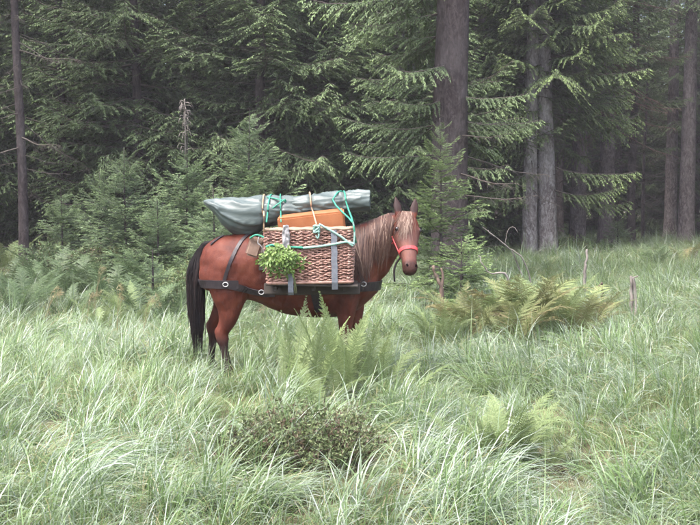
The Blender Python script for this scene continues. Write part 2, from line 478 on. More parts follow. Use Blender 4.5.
# ---- left and middle edge, dense to the ground
for i, (px, d, rz, s, label) in enumerate([
        (-75, 26, 0.3, 0.95, 'dense green spruce at the far left edge, beyond the slender bare trunk'),
        (62, 27.5, 1.7, 1.0, 'dense spruce with layered flat branches right of the slender bare trunk'),
        (138, 25.5, 3.1, 0.92, 'dense dark spruce above the ferns, between slender trunk and grey dead sapling'),
        (205, 28, 4.4, 1.05, 'dense spruce rising straight behind the grey-tipped dead sapling'),
        (262, 25, 5.2, 0.98, 'dense spruce rising behind the green tarp roll'),
        (325, 26.5, 0.9, 1.0, 'dense spruce standing behind the wicker basket')]):
    plant_tree('spruce_tree', x_at(px, d), d, edge_trunk, edge_crown[i % 3], label, group=LEFT, rz=rz, scale=s)

# ---- slender bare trunk at the left
t = thing('slender_spruce', (x_at(23, 21), 21, float(gz(x_at(23, 21), 21))), 'slender spruce with thin bare dark trunk at the left edge', 'tree')
link('trunk', trunk_mesh('slender_trunk', 15, 0.115, M['bark'], (-0.006, 0), 5, 10, 0.25, 0.03), t)
link('crown', crown_mesh('slender_crown', 7, 15, 6.6, 1.9, BT, M['needle'], 0.5, 5, deadfrom=2.2, lod=9), t)

# ---- the big trunk behind the horse's head
def az_big(a, z, rng):
    toward = abs(((a - math.pi * 1.5 + math.pi) % (2 * math.pi)) - math.pi)          # 0 = towards the camera
    right = min(a, 2 * math.pi - a)
    left_front = math.pi < a < math.pi * 1.5 and toward > R(28) and z > 4.0
    return (left_front or toward > R(50)) and (right > R(65) or z > 6.5 or (z < 4 and rng.rand() < 0.15))
t = thing('big_spruce', (x_at(450, 18.5), 18.5, float(gz(x_at(450, 18.5), 18.5))), "thickest spruce trunk, reddish brown, behind the horse's head", 'tree')
link('trunk', trunk_mesh('big_trunk', 25, 0.375, M['bark'], (0.004, 0), 6, 20, 0.3), t)
link('crown', crown_mesh('big_crown', 9, 25, 2.6, 2.7, BTH, M['needle'], 0.46, 5, az_ok=az_big, deadfrom=1.8, lod=8), t)

# ---- the pair of pale trunks
def az_pair(a, z, rng):
    toward = abs(((a - math.pi * 1.5 + math.pi) % (2 * math.pi)) - math.pi)
    if z < 4.3 and rng.rand() < (0.85 if math.cos(a) > 0.3 else 0.6): return False
    return toward > R(48) or (z > 5.6 and rng.rand() < 0.5) or z > 7
d = 29.5
t = thing('pale_spruce', (x_at(548, d), d, float(gz(x_at(548, d), d))), 'pale grey spruce trunk leaning left, right one of the close pair', 'tree')
link('trunk', trunk_mesh('pale_trunk', 22, 0.30, M['bark_pale'], (-0.030, 0), 8, 18, 0.35), t)
link('crown', crown_mesh('pale_crown', 14, 22, 1.7, 3.2, BTH, M['needle_light'], 0.30, 8, (-0.03, 0), az_pair, lod=9, deadfrom=1.5), t)
d = 29.2
t = thing('pale_spruce', (x_at(529, d), d, float(gz(x_at(529, d), d))), 'grey spruce trunk, thinner left one of the close pair', 'tree')
link('trunk', trunk_mesh('grey_trunk', 21, 0.235, M['bark_pale'], (0.012, 0), 9, 16, 0.3), t)
link('crown', crown_mesh('grey_crown', 15, 21, 2.0, 2.5, BTH, M['needle_light'], 0.40, 6, (0.012, 0), az_pair, lod=9, deadfrom=1.5), t)

# ---- other trunks on the right
tr2 = [trunk_mesh('mature_trunk', 23, r, M['bark_mid'], l, s, 14, 0.3) for r, l, s in ((0.29, (0.004, 0), 21), (0.30, (-0.004, 0), 22), (0.31, (0.003, 0), 23), (0.26, (0, 0), 24))]
for px, d, tm, ci, rz, s, label in [
        (514, 34, 3, 1, 2.2, 1.0, 'reddish spruce trunk just left of the pale close pair'),
        (577, 33.5, 0, 0, 0.4, 1.0, 'brown spruce trunk, first to the right of the pale close pair'),
        (606, 34.5, 1, 1, 3.9, 1.0, 'greyish spruce trunk, second to the right of the pale close pair'),
        (686, 36.5, 2, 0, 5.0, 1.0, 'tall straight grey spruce trunk near the right edge'),
        (775, 33, 1, 1, 1.0, 1.0, 'spruce reaching branches in at the right edge'),
        (398, 27, 3, 2, 5.6, 0.95, 'dark spruce trunk between the wicker basket and the thickest trunk'),
        (478, 31, 3, 2, 2.9, 1.0, 'dark spruce between the thickest trunk and the pale pair')]:
    t = plant_tree('spruce_tree', x_at(px, d), d, tr2[tm], mature_crown[ci] if ci < 2 else edge_crown[1], label, group=RIGHT, rz=rz, scale=s)
    if px == 686: [c for c in t.children if c.name.startswith('crown')][0].location.z = 3.2            # this one is bare up to a great height
    if px == 606:
        rng = np.random.RandomState(66); mb = MB()
        for q in range(46):
            z = rng.uniform(4.2, 9.5)
            place_branch(mb, BTD[rng.randint(3)], rng.uniform(0.7, 1.25), rng.uniform(3.4, 6.6) - rz, rng.normal(-0.25, 0.2), (0, 0, z))
        link('dead_branches', mb.mesh('dead_branches', M['dead_twig'], False), t)
d = 38
t = thing('slender_spruce', (x_at(643, d), d, float(gz(x_at(643, d), d))), 'thin pole-like bare stem left of the trunk near the right edge', 'tree')
link('trunk', trunk_mesh('pole_trunk', 14, 0.07, M['bark'], (0.004, 0), 31, 8, 0.1, 0.02), t)
link('crown', crown_mesh('pole_crown', 32, 14, 7, 1.3, BT, M['needle'], 0.6, 5, lod=9, deadfrom=3.5), t)

# a spruce whose low branches hang over the dark gap on the right
d = 33.5
plant_tree('spruce_tree', x_at(648, d), d + 2.0, trunk_mesh('gap_trunk', 20, 0.16, M['bark'], seed=33),
           crown_mesh('gap_crown', 34, 20, 3.9, 2.3, BT, M['needle'], 0.75, 5, lod=9, deadfrom=1.4), 'spruce with wide low branches over the dark gap on the right', group=RIGHT)

# ---- deep rows
rngd = np.random.RandomState(77)
for row, (yy, sp, n) in enumerate(((42.5, 3.4, 11), (46.5, 3.8, 12), (51, 4.2, 12))):
    for k in range(n):
        x = (k - (n - 1) / 2) * sp + rngd.uniform(-0.9, 0.9)
        y = yy + rngd.uniform(-1.2, 1.2)
        right = x > 2 and row < 1
        plant_tree('spruce_tree', x, y, tr2[k % 4] if not right else tr2[(k + 1) % 4], mature_crown[k % 2] if right else edge_crown[(k + row) % 3],
                   'mature spruce in the dark forest interior behind the front trees', group=DEEP, rz=rngd.rand() * 6.28, scale=rngd.uniform(0.85, 1.05))
# second line right behind the left edge
for k, (px, d) in enumerate(((-20, 32), (30, 34), (100, 33), (172, 34.5), (236, 33), (300, 34), (365, 33), (430, 35))):
    plant_tree('spruce_tree', x_at(px, d), d, edge_trunk, edge_crown[(k + 1) % 3], 'dense spruce filling the gaps behind the left forest edge', group='second line of spruces on the left', rz=k * 1.3, scale=1.0 + 0.04 * (k % 3))

# ---- geometry-node scatter for what nobody could count
def scatter(name, pts, rots, scl, idx, coll, label, kind='stuff'):
    me = bpy.data.meshes.new(name)
    pts = np.asarray(pts, np.float32)
    me.vertices.add(len(pts)); me.vertices.foreach_set('co', pts.ravel())
    a = me.attributes.new('rot', 'FLOAT_VECTOR', 'POINT'); a.data.foreach_set('vector', np.asarray(rots, np.float32).ravel())
    a = me.attributes.new('scl', 'FLOAT_VECTOR', 'POINT'); a.data.foreach_set('vector', np.asarray(scl, np.float32).ravel())
    a = me.attributes.new('idx', 'INT', 'POINT'); a.data.foreach_set('value', np.asarray(idx, np.int32))
    o = link(name, me)
    ng = bpy.data.node_groups.new(name + '_nodes', 'GeometryNodeTree')
    ng.interface.new_socket('Geometry', in_out='INPUT', socket_type='NodeSocketGeometry')
    ng.interface.new_socket('Geometry', in_out='OUTPUT', socket_type='NodeSocketGeometry')
    N, L = ng.nodes, ng.links
    gi, go = N.new('NodeGroupInput'), N.new('NodeGroupOutput')
    ip = N.new('GeometryNodeInstanceOnPoints')
    ci = N.new('GeometryNodeCollectionInfo')
    ci.inputs['Collection'].default_value = coll
    ci.inputs['Separate Children'].default_value = True
    ci.inputs['Reset Children'].default_value = True
    def na(n, t):
        k = N.new('GeometryNodeInputNamedAttribute'); k.data_type = t; k.inputs['Name'].default_value = n
        return k.outputs['Attribute']
    L.new(gi.outputs[0], ip.inputs['Points']); L.new(ci.outputs[0], ip.inputs['Instance'])
    ip.inputs['Pick Instance'].default_value = True
    L.new(na('idx', 'INT'), ip.inputs['Instance Index'])
    L.new(na('rot', 'FLOAT_VECTOR'), ip.inputs['Rotation'])
    L.new(na('scl', 'FLOAT_VECTOR'), ip.inputs['Scale'])
    L.new(ip.outputs[0], go.inputs[0])
    md = o.modifiers.new('scatter', 'NODES'); md.node_group = ng
    return tag(o, label, None, None, kind)

def source_collection(name, meshes):
    c = bpy.data.collections.new(name)
    for i, m in enumerate(meshes):
        o = bpy.data.objects.new('%s_%02d' % (name, i), m)
        c.objects.link(o)
    return c

# the wood far behind: reads as one dark mass
def far_wood():
    rng = np.random.RandomState(5)
    mb_t = trunk_mesh('far_trunk', 20, 0.24, M['bark'], seed=40, n=8)
    c1 = source_collection('far_wood_tree', [far_crown, mb_t])
    pts, rots, scl, idx = [], [], [], []
    for yy in (56, 59.5, 63, 67, 72, 78, 84, 90):
        for x in np.arange(-42, 42.1, 2.6):
            px, py = x + rng.uniform(-1, 1), yy + rng.uniform(-1.2, 1.2)
            s = rng.uniform(1.1, 1.45); r = rng.rand() * 6.28
            for k in (0, 1):
                pts.append((px, py, -0.5)); rots.append((0, 0, r)); scl.append((s, s, s)); idx.append(k)
    # flanks left and right of the clearing
    for sx in (-1, 1):
        for yy in np.arange(14, 54, 3.2):
            for q in range(4):
                px = sx * (yy * 0.36 + 7.0 + q * 3.2 + rng.uniform(-1, 1)); py = yy + rng.uniform(-1, 1)
                s = rng.uniform(0.9, 1.2); r = rng.rand() * 6.28
                for k in (0, 1):
                    pts.append((px, py, 0)); rots.append((0, 0, r)); scl.append((s, s, s)); idx.append(k)
    scatter('distant_forest', pts, rots, scl, idx, c1, 'dark mass of distant forest behind the spruces')
far_wood()

# ---- saplings
def sapling(name, px, d, H, rad, seed, label, base=0.15, step=0.19, per=5, tr=0.03, py_off=0.0, mat='sapling_needle', deadtop=False):
    x = x_at(px, d)
    t = thing(name, (x, d, float(gz(x, d))), label, 'tree', 'young spruces below the forest edge')
    link('trunk', trunk_mesh('sapling_trunk', H, tr, M['bark'], (0, 0), seed, 7, 0.1, 0.006), t)
    link('crown', crown_mesh('sapling_crown', seed, H - (0.9 if deadtop else 0.0), base, rad, BTS, M[mat], step, per, lod=99, pitch0=R(2), pitch1=R(38), rad_jit=0.45), t)
    if deadtop:
        rng = np.random.RandomState(seed); mb = MB()
        for k in range(70):
            z = H - 1.0 + rng.rand() ** 0.7 * 1.05
            a = rng.rand() * 6.28; l = rng.uniform(0.03, 0.13)
            p0 = np.array((0, 0, z)); p1 = p0 + np.array((math.cos(a) * l, math.sin(a) * l, rng.uniform(-0.02, 0.05)))
            p2 = p1 + np.array((math.cos(a) * 0.3 * l, math.sin(a) * 0.3 * l, -rng.uniform(0.03, 0.1)))
            mb.add(*tube(np.array((p0, p1, p2)), (0.006, 0.005, 0.009), 4), tone=0)
        mb.add(*tube(np.array(((0, 0, H - 1.1), (0.01, 0, H - 0.5), (0, 0, H + 0.06))), (0.018, 0.014, 0.008), 6))
        link('dead_top', mb.mesh('dead_top', M['deadwood']), t)
    return t
sapling('young_spruce', 441, 15.0, 2.95, 0.9, 201, "bright green young spruce just behind the horse's head", tr=0.03, mat='sapling_bright')
sapling('young_spruce', 462, 14.3, 1.15, 0.75, 202, 'low young spruce below the thickest trunk, right of the horse', 0.2, mat='sapling_bright')
sapling('young_spruce', 126, 17.5, 2.65, 1.0, 203, 'thin blue-green young spruce standing in the left ferns', 0.3, 0.18, 6)
sapling('young_spruce', 186, 18.5, 3.55, 1.25, 204, 'young spruce with grey dead top, left of the horse', 0.1, 0.18, 6, deadtop=True)
sapling('young_spruce', 249, 17.5, 3.35, 1.15, 205, 'young spruce with upright leader behind the tarp roll', 0.1, 0.18, 6)
sapling('young_spruce', 152, 14.2, 0.98, 0.5, 206, "small bushy young spruce left of the horse's tail", 0.05, 0.10, 6)
sapling('young_spruce', 215, 16.0, 1.9, 0.85, 207, "low bushy young spruce directly behind the horse's rump", 0.05, 0.15, 6)
sapling('young_spruce', 62, 19.5, 2.0, 1.0, 210, 'low spreading young spruce right behind the slender trunk', 0.1, 0.17, 6)
sapling('young_spruce', 100, 20.5, 2.3, 1.1, 211, 'dark young spruce behind the dull green shrub', 0.1, 0.17, 6)
sapling('young_spruce', 158, 16.8, 1.7, 0.9, 212, 'bushy young spruce between the thin one and the grey-topped one', 0.05, 0.15, 6)
sapling('young_spruce', 512, 31.5, 1.5, 0.8, 208, 'dim young spruce at the foot of the pale trunk pair', 0.1, 0.2, 5)
sapling('young_spruce', 618, 33, 1.2, 0.7, 209, 'low young spruce on the grass before the second brown trunk', 0.05, 0.15, 6)

# ---- thin lavender haze, added to lift the blacks of the forest
def haze():
    m, nt, N, L, out = new_mat('black_lift_haze')
    v = N.new('ShaderNodeVolumePrincipled')
    v.inputs['Color'].default_value = (0.90, 0.86, 0.92, 1); v.inputs['Density'].default_value = 0.0009
    L.new(v.outputs[0], out.inputs['Volume'])
    V, F = boxv(0, 85, 15.5, 330, 240, 35)
    return tag(link('haze', mesh('haze', V, F, m, None, False)), 'thin pale haze added to lift the dark forest tones', None, None, 'stuff')
haze()

# ---------------------------------------------------------------- grass
def blades(rng, n, Lr, Wr, bend, spread, lean, rad, tone, nseg=5):
    """n arching blades as one tuft; they fall over mostly towards +X"""
    L = rng.uniform(*Lr, n); W = rng.uniform(*Wr, n)
    az = rng.normal(0, spread, n)
    r0 = rad * np.sqrt(rng.rand(n)); a0 = rng.rand(n) * 6.28
    th0 = rng.uniform(0.0, 0.35, n) + lean
    th1 = rng.uniform(*bend, n)
    s = np.linspace(0, 1, nseg + 1)
    th = th0[:, None] + th1[:, None] * s[None] ** 1.6
    ds = L[:, None] / nseg
    h = np.concatenate((np.zeros((n, 1)), np.cumsum(np.sin(th[:, 1:]) * ds, 1)), 1)
    z = np.concatenate((np.zeros((n, 1)), np.cumsum(np.cos(th[:, 1:]) * ds, 1)), 1) - 0.02
    cx, sx = np.cos(az)[:, None], np.sin(az)[:, None]
    wob = 0.02 * np.sin(s * 4 + rng.rand(n, 1) * 6) * L[:, None]
    X = (r0 * np.cos(a0))[:, None] + h * cx - wob * sx
    Y = (r0 * np.sin(a0))[:, None] + h * sx + wob * cx
    C = np.stack((X, Y, z), -1)
    roll = rng.normal(0, 0.45, n)[:, None]
    S = np.stack((-sx * np.cos(roll) + 0 * s, cx * np.cos(roll) + 0 * s, np.sin(roll) + 0 * s), -1)
    w = W[:, None] * 0.5 * np.clip(np.minimum(0.55 + 1.5 * s, 1.0) * (1 - s ** 2.2), 0.03, 1)
    A, B = C + S * w[..., None], C - S * w[..., None]
    V = np.stack((A, B), 2).reshape(-1, 3)
    k = nseg + 1
    i = (np.arange(n)[:, None] * k + np.arange(nseg)[None]).reshape(-1)
    F = np.stack((2 * i, 2 * i + 1, 2 * i + 3, 2 * i + 2), -1)
    t0 = rng.uniform(tone[0], tone[1], n)
    T = np.repeat((t0[:, None] + 0.25 * (s[None] - 0.5)), 2, axis=1).reshape(-1)
    return V, F, np.clip(T, -1, 1)

def tuft(seed, specs):
    rng = np.random.RandomState(seed); mb = MB()
    for sp in specs:
        V, F, T = blades(rng, **sp); mb.add(V, [F], T)
    return mb.mesh('grass_tuft', M['grass'])

def S_(n, Lr, Wr, bend, spread, lean, rad, tone): return dict(n=n, Lr=Lr, Wr=Wr, bend=bend, spread=spread, lean=lean, rad=rad, tone=tone)
tufts = []
for i in range(5):      # 0-4 long, broad, arching, silvery
    tufts.append(tuft(300 + i, [S_(24, (0.32, 0.60), (0.006, 0.0115), (0.7, 1.8), 0.75, 0.12, 0.08, (-0.15, 0.95)),
                                S_(12, (0.16, 0.34), (0.004, 0.007), (0.6, 1.6), 1.6, 0.1, 0.12, (-0.35, 0.35)),
                                S_(4, (0.4, 0.7), (0.005, 0.010), (0.1, 0.7), 1.5, 0.02, 0.08, (-0.1, 0.8)),
                                S_(3, (0.35, 0.6), (0.003, 0.006), (0.8, 1.8), 1.8, 0.2, 0.1, (-0.95, -0.6))]))
for i in range(3):      # 5-7 fine green
    tufts.append(tuft(320 + i, [S_(46, (0.14, 0.36), (0.003, 0.0065), (0.5, 1.8), 1.3, 0.1, 0.12, (-0.35, 0.45)),
                                S_(4, (0.2, 0.45), (0.002, 0.004), (0.5, 1.7), 1.8, 0.1, 0.12, (-0.95, -0.6))]))
for i in range(2):      # 8-9 pale, flattened mats
    tufts.append(tuft(330 + i, [S_(42, (0.28, 0.52), (0.004, 0.008), (1.3, 2.2), 0.55, 0.35, 0.12, (0.0, 1.0)),
                                S_(5, (0.3, 0.5), (0.003, 0.005), (1.2, 2.2), 1.0, 0.3, 0.12, (-0.9, -0.5))]))
for i in range(2):      # 10-11 dry straw
    tufts.append(tuft(340 + i, [S_(18, (0.3, 0.6), (0.002, 0.005), (0.6, 2.2), 1.5, 0.2, 0.12, (-1.0, -0.45)),
                                S_(20, (0.2, 0.4), (0.003, 0.005), (0.6, 1.6), 1.5, 0.2, 0.12, (-0.4, 0.3))]))
for i in range(2):      # 12-13 broad-leaved weeds between the blades
    tufts.append(tuft(350 + i, [S_(12, (0.10, 0.24), (0.016, 0.036), (0.5, 1.5), 2.5, 0.25, 0.07, (-0.35, 0.15)),
                                S_(18, (0.16, 0.36), (0.003, 0.006), (0.5, 1.7), 1.5, 0.1, 0.12, (-0.4, 0.4))]))
tufts.append(tuft(360, [S_(40, (0.15, 0.36), (0.004, 0.009), (1.2, 2.0), 2.5, 0.7, 0.16, (-1.0, -0.75)),      # 14 brown thatch
                        S_(10, (0.2, 0.4), (0.003, 0.006), (0.5, 1.7), 1.5, 0.1, 0.12, (-0.4, 0.4))]))
GRASS = source_collection('grass_tuft', tufts)

def thin_spots(x, y):
    """1 = full grass, 0 = none (under the ferns and spruces)"""
    k = np.ones_like(x)
    k *= 1 - 0.9 * np.exp(-(((x + 0.31) / 0.48) ** 2 + ((y - 5.85) / 0.5) ** 2))
    k *= 1 - 0.85 * np.exp(-(((x - 1.0) / 0.40) ** 2 + ((y - 5.95) / 0.45) ** 2))
    k *= 1 - 0.7 * np.exp(-(((x - 2.0) / 0.9) ** 2 + ((y - 11.2) / 0.9) ** 2))
    k *= 1 - 0.6 * np.exp(-(((x + 0.15) / 0.6) ** 2 + ((y - 7.9) / 0.45) ** 2))
    forest_left = smooth01((y - 12.2 - 1.2 * (vnoise(x, y, 0.4, 7) - 0.5)) / 3) * smooth01((1.5 - x) / 1.5)
    k *= 1 - 0.8 * forest_left
    k *= 1 - smooth01((y - 38) / 4)
    return k

def make_grass():
    rng = np.random.RandomState(11)
    pts, rots, scl, idx = [], [], [], []
    for (y0, y1, dens, smul) in ((3.2, 6.5, 70, 0.95), (6.5, 9.5, 64, 0.95), (9.5, 14, 46, 1.0), (14, 21, 28, 1.1), (21, 30, 18, 1.15), (30, 43, 12, 1.2)):
        w = 0.42 * y1 + 1.6
        n = int(dens * 2 * w * (y1 - y0))
        x = rng.uniform(-w, w, n); y = rng.uniform(y0, y1, n)
        keep = (np.abs(x) < 0.42 * y + 1.6) & (rng.rand(n) < thin_spots(x, y))
        x, y = x[keep], y[keep]; n = len(x)
        ang = 2.6 * (vnoise(x, y, 0.55, 3) - 0.5) + 1.4 * (vnoise(x, y, 1.7, 4) - 0.5) + rng.normal(0, 0.35, n)
        base = np.where(x > 0.9, math.pi * 1.12, 0.15)                 # combed right on the left side, left on the right
        ang = ang + np.where(rng.rand(n) < 0.18, rng.rand(n) * 6.28, base)
        kind = vnoise(x, y, 0.8, 5) * 0.75 + vnoise(x, y, 2.4, 6) * 0.25
        u = rng.rand(n)
        ii = np.where(kind < 0.40, np.where(u < 0.62, rng.randint(5, 8, n), np.where(u < 0.75, rng.randint(10, 12, n), rng.randint(0, 5, n))),
             np.where(kind < 0.58, np.where(u < 0.6, rng.randint(0, 5, n), np.where(u < 0.85, rng.randint(8, 10, n), rng.randint(5, 8, n))),
                      np.where(u < 0.72, rng.randint(8, 10, n), np.where(u < 0.93, rng.randint(0, 5, n), rng.randint(10, 12, n)))))
        v = rng.rand(n)
        ii = np.where(v < 0.045, rng.randint(12, 14, n), np.where(v < 0.045 + 0.10 * (vnoise(x, y, 1.4, 15) > 0.6), 14, ii))
        hmod = 0.50 + 0.85 * vnoise(x, y, 1.6, 8)
        # shorter under and right around the horse's hind legs
        s = smul * hmod * rng.uniform(0.75, 1.2, n)
        pts.append(np.stack((x, y, gz(x, y)), -1)); rots.append(np.stack((rng.normal(0, 0.08, n), rng.normal(0, 0.08, n), ang), -1))
        scl.append(np.stack((s, s, s * rng.uniform(0.8, 1.05, n)), -1)); idx.append(ii)
    scatter('meadow_grass', np.concatenate(pts), np.concatenate(rots), np.concatenate(scl), np.concatenate(idx), GRASS,
            'pale green and silvery long meadow grass')
make_grass()

# ---- single large tussocks one can pick out
def tussock(px, py, d, n, Lr, lean_dir, label, seed, wide=(0.008, 0.013), tone=(0.2, 1.0), rad=0.12, spread=1.0, bend=(0.8, 1.9)):
    rng = np.random.RandomState(seed); mb = MB()
    V, F, T = blades(rng, n, Lr, wide, bend, spread, 0.05, rad, tone, 7); mb.add(V, [F], T)
    V, F, T = blades(rng, n // 2, (Lr[0] * 0.5, Lr[1] * 0.6), (0.004, 0.008), (0.5, 1.5), 2.5, 0.05, rad, (-0.5, 0.3), 5); mb.add(V, [F], T)
    x = x_at(px, d)
    o = link('grass_tussock', mb.mesh('grass_tussock', M['grass']), None, (x, d, float(gz(x, d))), (0, 0, lean_dir))
    return tag(o, label, 'grass tussock', 'tall grass tussocks in the meadow')
tussock(355, 0, 7.25, 24, (0.4, 0.62), 0.2, 'upright pale grass tussock in front of the ferns, under the middle of the basket', 401, spread=0.9, bend=(0.4, 1.5), rad=0.07)
tussock(272, 0, 7.3, 18, (0.4, 0.6), 0.6, 'upright grass tussock left of the ferns, below the horse belly', 402, bend=(0.4, 1.6), rad=0.08)
tussock(358, 0, 5.15, 60, (0.4, 0.62), 0.3, 'broad drooping tussock at the bottom, right of the dwarf shrub', 403, rad=0.16)
tussock(205, 0, 5.9, 36, (0.4, 0.6), 0.1, 'broad bluish tussock left of the dwarf shrub', 404, rad=0.13)
tussock(575, 0, 8.9, 80, (0.4, 0.62), 3.6, 'mounded silvery tussock right of the light green fern', 405, (0.006, 0.010), (0.4, 1.0), 0.25, 0.8, (1.2, 2.2))
tussock(520, 0, 9.4, 80, (0.4, 0.6), 3.8, 'mounded silvery tussock just above the light green fern', 406, (0.006, 0.010), (0.4, 1.0), 0.25, 0.8, (1.2, 2.2))
tussock(60, 0, 5.3, 44, (0.4, 0.65), 0.3, 'long-bladed tussock at the bottom left corner', 407, rad=0.15)
tussock(640, 0, 5.2, 44, (0.4, 0.6), 2.6, 'long-bladed green tussock at the bottom right corner', 408, tone=(-0.2, 0.5), rad=0.15)
tussock(262, 0, 5.75, 30, (0.35, 0.55), 0.6, 'sparse grass blades growing through the left half of the dwarf shrub', 411, (0.006, 0.011), (0.1, 0.9), 0.22, 1.6, (0.5, 1.6))
tussock(318, 0, 5.85, 26, (0.3, 0.5), 1.0, 'sparse grass blades growing through the right half of the dwarf shrub', 412, (0.006, 0.011), (0.1, 0.9), 0.22, 1.6, (0.5, 1.6))
tussock(255, 0, 8.3, 40, (0.4, 0.62), 0.5, "grass tussock under the horse's flank, right of the hind legs", 413, (0.005, 0.010), (-0.1, 0.8), 0.2, 1.2, (0.5, 1.6))
tussock(425, 0, 5.6, 40, (0.35, 0.55), 0.7, 'pale tussock at the bottom, below the light green fern', 409, rad=0.14)
tussock(190, 0, 8.15, 46, (0.35, 0.55), 0.3, "pale tussock in front of the horse's hind legs", 410, (0.005, 0.009), (0.3, 1.0), 0.2, 1.0, (0.9, 2.0))

# ---- straw plumes that stick out on the left
def plume(px, d, H, label, seed, lean=0.1):
    rng = np.random.RandomState(seed); mb = MB()
    for k in range(4):
        a = rng.rand() * 6.28; h = H * rng.uniform(0.75, 1.05); l = rng.uniform(0.4, 1.0) * lean * 3
        P = catmull(np.array(((0, 0, 0), (0.1 * l, 0.02, h * 0.5), (0.45 * l, 0.03, h * 0.9), (l * 0.8, 0.03, h * 0.94))) + rng.normal(0, 0.02, (4, 3)) * np.array([[0.2], [1], [1], [1]]), 9)
        mb.add(*tube(P, np.linspace(0.003, 0.0015, 9), 4), tone=-0.8)
        for q in range(26):
            t = rng.uniform(0.72, 1.0); b = P[min(8, int(t * 8))]
            Vd, Fd = diamonds(b[None], unit(np.array([[rng.normal(0.4, 0.4), rng.normal(0, 0.4), rng.normal(0.1, 0.6)]])), unit(rng.normal(0, 1, (1, 3))), np.array([0.06]), np.array([0.006]))
            mb.add(Vd, [Fd], -0.9)
    x = x_at(px, d)
    o = link('dry_grass_plume', mb.mesh('dry_grass_plume', M['grass']), None, (x, d, float(gz(x, d))))
    return tag(o, label, 'grass plume', 'dry seed heads on the left')
plume(92, 13.0, 0.85, 'straw-coloured seed head among the dark ferns, upper one on the left', 421)
plume(83, 12.2, 0.62, 'straw-coloured seed head among the ferns, lower middle one on the left', 422)
plume(43, 12.4, 0.60, 'pale dry seed head low at the far left', 423)
plume(141, 11.8, 0.55, "dry brownish seed head low beside the horse's tail", 424)
plume(116, 11.4, 0.70, 'tall pale grass stalks between the seed heads on the left', 425, 0.02)

# ---------------------------------------------------------------- ferns
def frond_mesh(seed, mat, L=0.8, arch=0.9, tone0=0.4, npin=26, wmax=0.16, up=0.12):
    rng = np.random.RandomState(seed); mb = MB()
    n = 24; s = np.linspace(0, 1, n)
    th = up + arch * s ** 1.8
    h = np.concatenate(([0], np.cumsum(np.sin(th[1:]) * L / (n - 1)))); z = np.concatenate(([0], np.cumsum(np.cos(th[1:]) * L / (n - 1))))
    yw = 0.02 * np.sin(3 * s + rng.rand() * 6)
    C = np.stack((h, yw, z), -1)
    mb.add(*tube(C, np.linspace(0.0035, 0.001, n), 4), tone=0.1)
    T_ = np.gradient(C, axis=0); T_ = unit(T_)
    for t in np.linspace(0.16, 0.985, npin):
        i = min(n - 2, int(t * (n - 1))); fr = t * (n - 1) - i
        b = C[i] * (1 - fr) + C[i + 1] * fr; tg = T_[i]
        nrm = unit(np.cross(tg, np.array((0, 1.0, 0))))
        pl = wmax * (math.sin(math.pi * min(1, (t * 0.92 + 0.10))) ** 0.75) * rng.uniform(0.85, 1.1)
        pl = max(pl, 0.015)
        for sd in (-1, 1):
            a = R(68 - 26 * t + rng.normal(0, 5))
            d = unit(tg * math.cos(a) + np.array((0, sd, 0)) * math.sin(a) - nrm * rng.uniform(-0.10, 0.22))
            q = max(3, int(pl / 0.013))
            ss = (np.arange(q) + 0.4) / q
            base = b + d * (ss * pl)[:, None]
            base[:, 2] -= 0.12 * pl * ss ** 2
            pw = 0.021 * (1 - ss * 0.8) * (pl / wmax) ** 0.4 * (L / 0.8)
            side = unit(np.cross(d, nrm))
            for k in (-1, 1):
                D = unit(side * k + d * 0.55 + nrm * rng.normal(0, 0.12, (q, 1)))
                Vd, Fd = diamonds(base, D, np.broadcast_to(d, (q, 3)), pw, np.full(q, 0.013 * L / 0.8))
                mb.add(Vd, [Fd], np.clip(tone0 + rng.normal(0, 0.18) + rng.normal(0, 0.08, q * 4), -1, 1))
            mb.add(*tube(np.stack((b, base[-1])), (0.0014, 0.0006), 3, False), tone=tone0 - 0.1)
    return mb.mesh('frond', mat, smooth=False)

FR = {'green': [frond_mesh(500 + i, M['fern_dark'], 0.85, a, 0.25) for i, a in enumerate((0.75, 1.05, 1.35))],
      'upright': [frond_mesh(510 + i, M['fern'], 0.9, a, 0.95, 31, 0.125, 0.05) for i, a in enumerate((0.25, 0.42, 0.6))],
      'light': [frond_mesh(520 + i, M['fern'], 0.75, a, 0.5, 27, 0.13) for i, a in enumerate((0.7, 1.0, 1.3))],
      'brown': [frond_mesh(530 + i, M['bracken'], 0.85, a, tn, 24, 0.17) for i, (a, tn) in enumerate(((0.9, 0.1), (1.3, 0.45), (1.6, -0.4), (1.1, 0.7)))]}

def fern(px, d, kind, n, size, tilt, label, seed, group, rad=0.05, az_c=None):
    rng = np.random.RandomState(seed)
    x = x_at(px, d)
    t = thing('fern_plant', (x, d, float(gz(x, d)) - 0.01), label, 'fern', group)
    a0 = rng.rand() * 6.28
    for k in range(n):
        az = a0 + k * 2.399 + rng.normal(0, 0.2)
        ms = FR[kind]
        o = link('frond', ms[k % len(ms)], t, (rad * math.cos(az), rad * math.sin(az), 0), None, (lambda q: (q, q * rng.uniform(0.7, 1.15), q))(size * rng.uniform(0.62, 1.12)))
        o.rotation_euler = (Matrix.Rotation(az, 3, 'Z') @ Matrix.Rotation(tilt * rng.uniform(0.5, 1.3), 3, 'Y') @ Matrix.Rotation(rng.normal(0, 0.3), 3, 'Z')).to_euler()
    return t
G1 = 'ferns growing in front of the horse'
fern(284, 8.15, 'upright', 4, 0.90, 0.16, 'fern with tall upright fronds below the leafy bunch, leftmost before the horse', 601, G1, 0.09)
fern(306, 8.0, 'upright', 5, 0.92, 0.14, 'fern with tall upright fronds below the left half of the basket', 602, G1, 0.09)
fern(333, 8.1, 'upright', 9, 0.98, 0.20, 'fern with upright fronds hiding the horse girth', 603, G1, 0.10)
